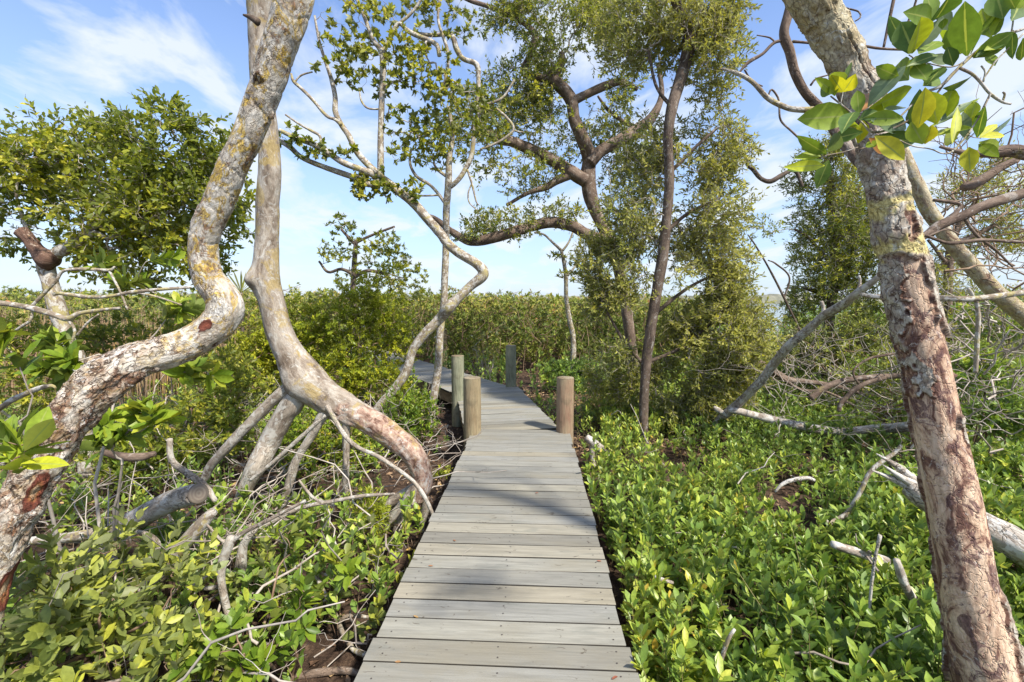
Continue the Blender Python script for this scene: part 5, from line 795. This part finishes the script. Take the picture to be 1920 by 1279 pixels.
a0 = np.array([P(rng.uniform(1740, 1960), rng.uniform(290, 560), rng.uniform(2.9, 4.2)) for _ in range(60)]); p = rand_twigs(mb, a0, rng.uniform(.25, .9, 60), rng.uniform(.003, .0075, 60), 1.2, .8, 9, 0); k = rng.integers(0, 60, 150); rand_twigs(mb, p[k, rng.integers(2, 8, 150)], rng.uniform(.1, .3, 150), rng.uniform(.0015, .003, 150), 1., .6)
mb.build('twigs', TW_BROWN, t)
mb = MB(); t = thing('brush_pile', 'heap of bleached dead twigs and branches at right beside the stripped trunk', 'brush pile', P(1860, 820, 4.6) * (1, 1, 0) + (0, 0, GZ))
a0 = np.array([P(rng.uniform(1700, 1990), rng.uniform(600, 850), rng.uniform(4.0, 5.6)) for _ in range(120)]); a0[:, 2] = np.maximum(a0[:, 2], GZ + .03); p = rand_twigs(mb, a0, rng.uniform(.3, 1.1, 120), rng.uniform(.004, .012, 120), .8, .6, 9, .1); k = rng.integers(0, 120, 200); rand_twigs(mb, p[k, rng.integers(2, 8, 200)], rng.uniform(.1, .5, 200), rng.uniform(.002, .004, 200), 1., .6)
mb.build('twigs', TW_GREY, t)
mb = MB(); t = thing('brush_pile', 'loose heap of dry brown sticks between the slanting branch and stripped trunk', 'brush pile', P(1600, 760, 5.6) * (1, 1, 0) + (0, 0, GZ))
a0 = np.array([P(rng.uniform(1440, 1720), rng.uniform(650, 800), rng.uniform(5.4, 6.6)) for _ in range(110)]); a0[:, 2] = np.maximum(a0[:, 2], GZ + .03); p = rand_twigs(mb, a0, rng.uniform(.3, .9, 110), rng.uniform(.003, .008, 110), .6, .6, 8, .1); rand_twigs(mb, p[rng.integers(0, 110, 200), rng.integers(2, 7, 200)], rng.uniform(.1, .4, 200), rng.uniform(.002, .0035, 200), 1., .6)
mb.build('twigs', TW_GREY, t)

# ------------------------------------------------------------------ leafy branch hanging in the foreground, top right
def Q(x, y, d=1.15): return P(1280 + x * .3754, y * .3753, d)
hb = thing('foreground_leafy_branch', 'close leafy branch with large glossy leaves hanging in from the top right corner', 'branch', Q(1705, 140))
stems = [[(1900, 60, 7), (1800, 100, 7), (1700, 145, 6.5), (1600, 180, 6), (1500, 232, 6.5), (1400, 320, 7), (1350, 370, 8), (1290, 430, 7), (1200, 470, 5.5), (1130, 540, 5), (1080, 590, 4)],
    [(1300, 425, 5), (1260, 480, 5), (1200, 545, 5), (1130, 600, 5.2), (1050, 640, 5.2), (950, 660, 5), (900, 615, 4.5), (850, 570, 4), (790, 520, 3.8), (740, 480, 3)],
    [(1385, 340, 6), (1440, 365, 6), (1480, 400, 6), (1540, 470, 6.5), (1600, 510, 6), (1640, 520, 5)], [(1500, 410, 4), (1510, 360, 3.5), (1490, 330, 3)], [(1600, 505, 5), (1610, 470, 5), (1600, 460, 4)],
    [(1535, 470, 5), (1500, 540, 4.5), (1470, 600, 4), (1400, 700, 4), (1340, 760, 3.8), (1290, 765, 3.6), (1240, 745, 3.4), (1150, 730, 3), (1080, 700, 2.5)],
    [(1500, 232, 4), (1420, 300, 3.5), (1340, 335, 3), (1240, 320, 3), (1170, 300, 2.8), (1130, 275, 2.5)], [(1250, 690, 2.5), (1270, 650, 2.2), (1262, 625, 2)], [(1420, 670, 3), (1450, 685, 2.5), (1490, 690, 2.2)],
    [(1700, 170, 4), (1640, 230, 3.5), (1560, 310, 3.5), (1500, 400, 3)], [(860, 690, 3), (880, 740, 3.5), (920, 735, 3), (945, 700, 2.5)], [(875, 735, 2.5), (800, 760, 2.2), (720, 775, 2), (690, 790, 1.6)], [(790, 520, 2.5), (800, 470, 2), (800, 455, 1.6)],
    [(1205, 545, 2.5), (1190, 600, 2.2), (1180, 650, 2)], [(1400, 320, 3), (1440, 250, 2.6), (1430, 180, 2.2)], [(1640, 170, 3), (1650, 100, 3), (1640, 60, 2.5)]]
for k, st_ in enumerate(stems):
    dd = 1.15 + .03 * math.sin(k * 2.1); q = np.array([[*Q(a_, b_, dd), c_ * .3754 * dd / F] for a_, b_, c_ in st_]); mb = MB(); tube(mb, q, 12, .006, .12, .0012, .002, True, 3., seed=k * 1.3); mb.build('stem' if k == 0 else 'side_stem', BK_SLIM, hb)
HL = [(850, 580, 620, 590, 55, 0), (930, 540, 1130, 460, 45, 0), (925, 535, 1080, 350, 40, 1), (800, 460, 750, 390, 35, 0), (800, 460, 850, 395, 30, 0), (740, 470, 690, 445, 22, 0), (760, 480, 740, 400, 25, 0), (820, 400, 825, 310, 14, 0), (880, 600, 960, 560, 35, 0), (940, 600, 1130, 630, 38, 1), (960, 680, 1160, 710, 35, 0), (960, 680, 1090, 780, 35, 0), (930, 690, 1000, 755, 24, 2), (900, 660, 760, 690, 28, 0), (720, 770, 600, 705, 25, 0), (700, 800, 555, 840, 26, 0), (730, 800, 680, 915, 28, 0), (720, 760, 800, 670, 28, 1), (690, 780, 580, 785, 20, 0),
    (1130, 270, 1040, 105, 28, 0), (1150, 262, 1100, 130, 50, 0), (1150, 265, 1190, 120, 45, 0), (1170, 245, 1290, 110, 28, 1), (1180, 270, 1270, 205, 40, 0), (1240, 100, 1170, 60, 36, 0), (1240, 100, 1235, -20, 60, 0), (1260, 100, 1340, -10, 50, 0), (1390, 270, 1340, 150, 40, 0), (1420, 280, 1400, 60, 52, 0), (1440, 270, 1460, 130, 35, 0), (1450, 290, 1630, 180, 34, 0), (1470, 170, 1600, 100, 40, 0), (1600, 95, 1570, -30, 60, 0), (1640, 105, 1720, -30, 55, 0), (1650, 150, 1640, 270, 20, 0), (1220, 400, 1170, 330, 36, 0), (1220, 425, 1285, 340, 42, 0), (1130, 400, 1060, 320, 45, 0), (1080, 385, 980, 340, 26, 0), (1100, 345, 1215, 300, 28, 0), (1300, 440, 1445, 405, 27, 0),
    (1200, 630, 1130, 530, 36, 0), (1175, 640, 1220, 480, 38, 0), (1270, 620, 1240, 480, 42, 0), (1290, 610, 1340, 465, 40, 0), (1260, 630, 1430, 500, 18, 1), (1200, 720, 1150, 625, 36, 0), (1210, 720, 1240, 640, 32, 0), (1250, 690, 1385, 625, 26, 0), (1440, 640, 1445, 525, 28, 0), (1470, 690, 1500, 560, 26, 0), (1480, 690, 1565, 625, 20, 0), (1500, 690, 1660, 600, 14, 1), (1430, 735, 1432, 835, 30, 0), (1480, 710, 1610, 745, 27, 0), (1375, 690, 1310, 695, 26, 0), (1215, 290, 1340, 300, 20, 1), (1590, 200, 1490, 262, 26, 0), (1700, 190, 1695, 290, 22, 0), (1000, 560, 1110, 520, 24, 1), (890, 560, 930, 470, 30, 2), (860, 560, 810, 610, 30, 0), (900, 600, 890, 700, 30, 0), (1400, 560, 1410, 660, 22, 1), (1350, 330, 1330, 250, 24, 0), (1540, 190, 1500, 60, 36, 0), (1690, 60, 1640, -60, 40, 0), (1560, 330, 1530, 270, 18, 0), (1440, 590, 1460, 520, 26, 0), (1330, 150, 1300, 60, 30, 1), (840, 590, 870, 650, 26, 0), (1020, 600, 1010, 520, 24, 0)]
HL += [(x_ + random.uniform(-40, 40), y_ + random.uniform(-30, 30), u_ + random.uniform(-60, 60), v_ + random.uniform(-50, 50), w_ * .8, 0) for x_, y_, u_, v_, w_, k_ in HL[3::3]]
HM = {0: G_HERO, 1: G_BLUE, 2: G_BROWN}
for k, (x0, y0, x1, y1, wd_, kind) in enumerate(HL):
    d0 = 1.15 + rng.normal() * .02; d1 = d0 + rng.normal() * .035; A, B = Q(x0, y0, d0), Q(x1, y1, d1); B = A + (B - A) * 1.18; L_ = np.linalg.norm(B - A); view = unit(A - np.array((0, 0, HC))); nn = unit(-view + rng.normal(size=3) * .36 + np.array((0, 0, .3)))
    mb = MB(); leaves(mb, A[None], (B - A)[None], nn[None], np.array([L_]), np.array([min(wd_ * .3754 * 1.15 / F * 1.22, L_ * .36)]), rows=6, fold=.28, droop=.10, rnd=np.array([rng.random() ** .9])); mb.build('leaf', HM[kind], hb)

# a few small fallen leaves on the planks
m_fl, nt = new_mat('fallen_leaf_brown'); finish(nt, ramp(nt, [(0, (.16, .05, .03)), (.5, (.28, .10, .05)), (1, (.30, .2, .08))], attr(nt, 'rnd')), .8)
for (px_, py_) in ((812, 1061), (775, 1154), (740, 1241), (1147, 1274), (850, 1012), (1003, 925), (1128, 1052)):
    c_ = Gp(px_, py_, .004); mb = MB(); d_ = rand_dir(1) * (1, .4, .05); leaves(mb, c_[None], d_, np.array([[0, 0, 1.]]), np.array([.030]), np.array([.007]), rows=3, fold=.4, droop=-.08)
    tag(mb.build('fallen_leaf', m_fl), 'tiny reddish brown fallen leaf lying on the boardwalk planks', 'leaf', 'small fallen leaves on the planks')
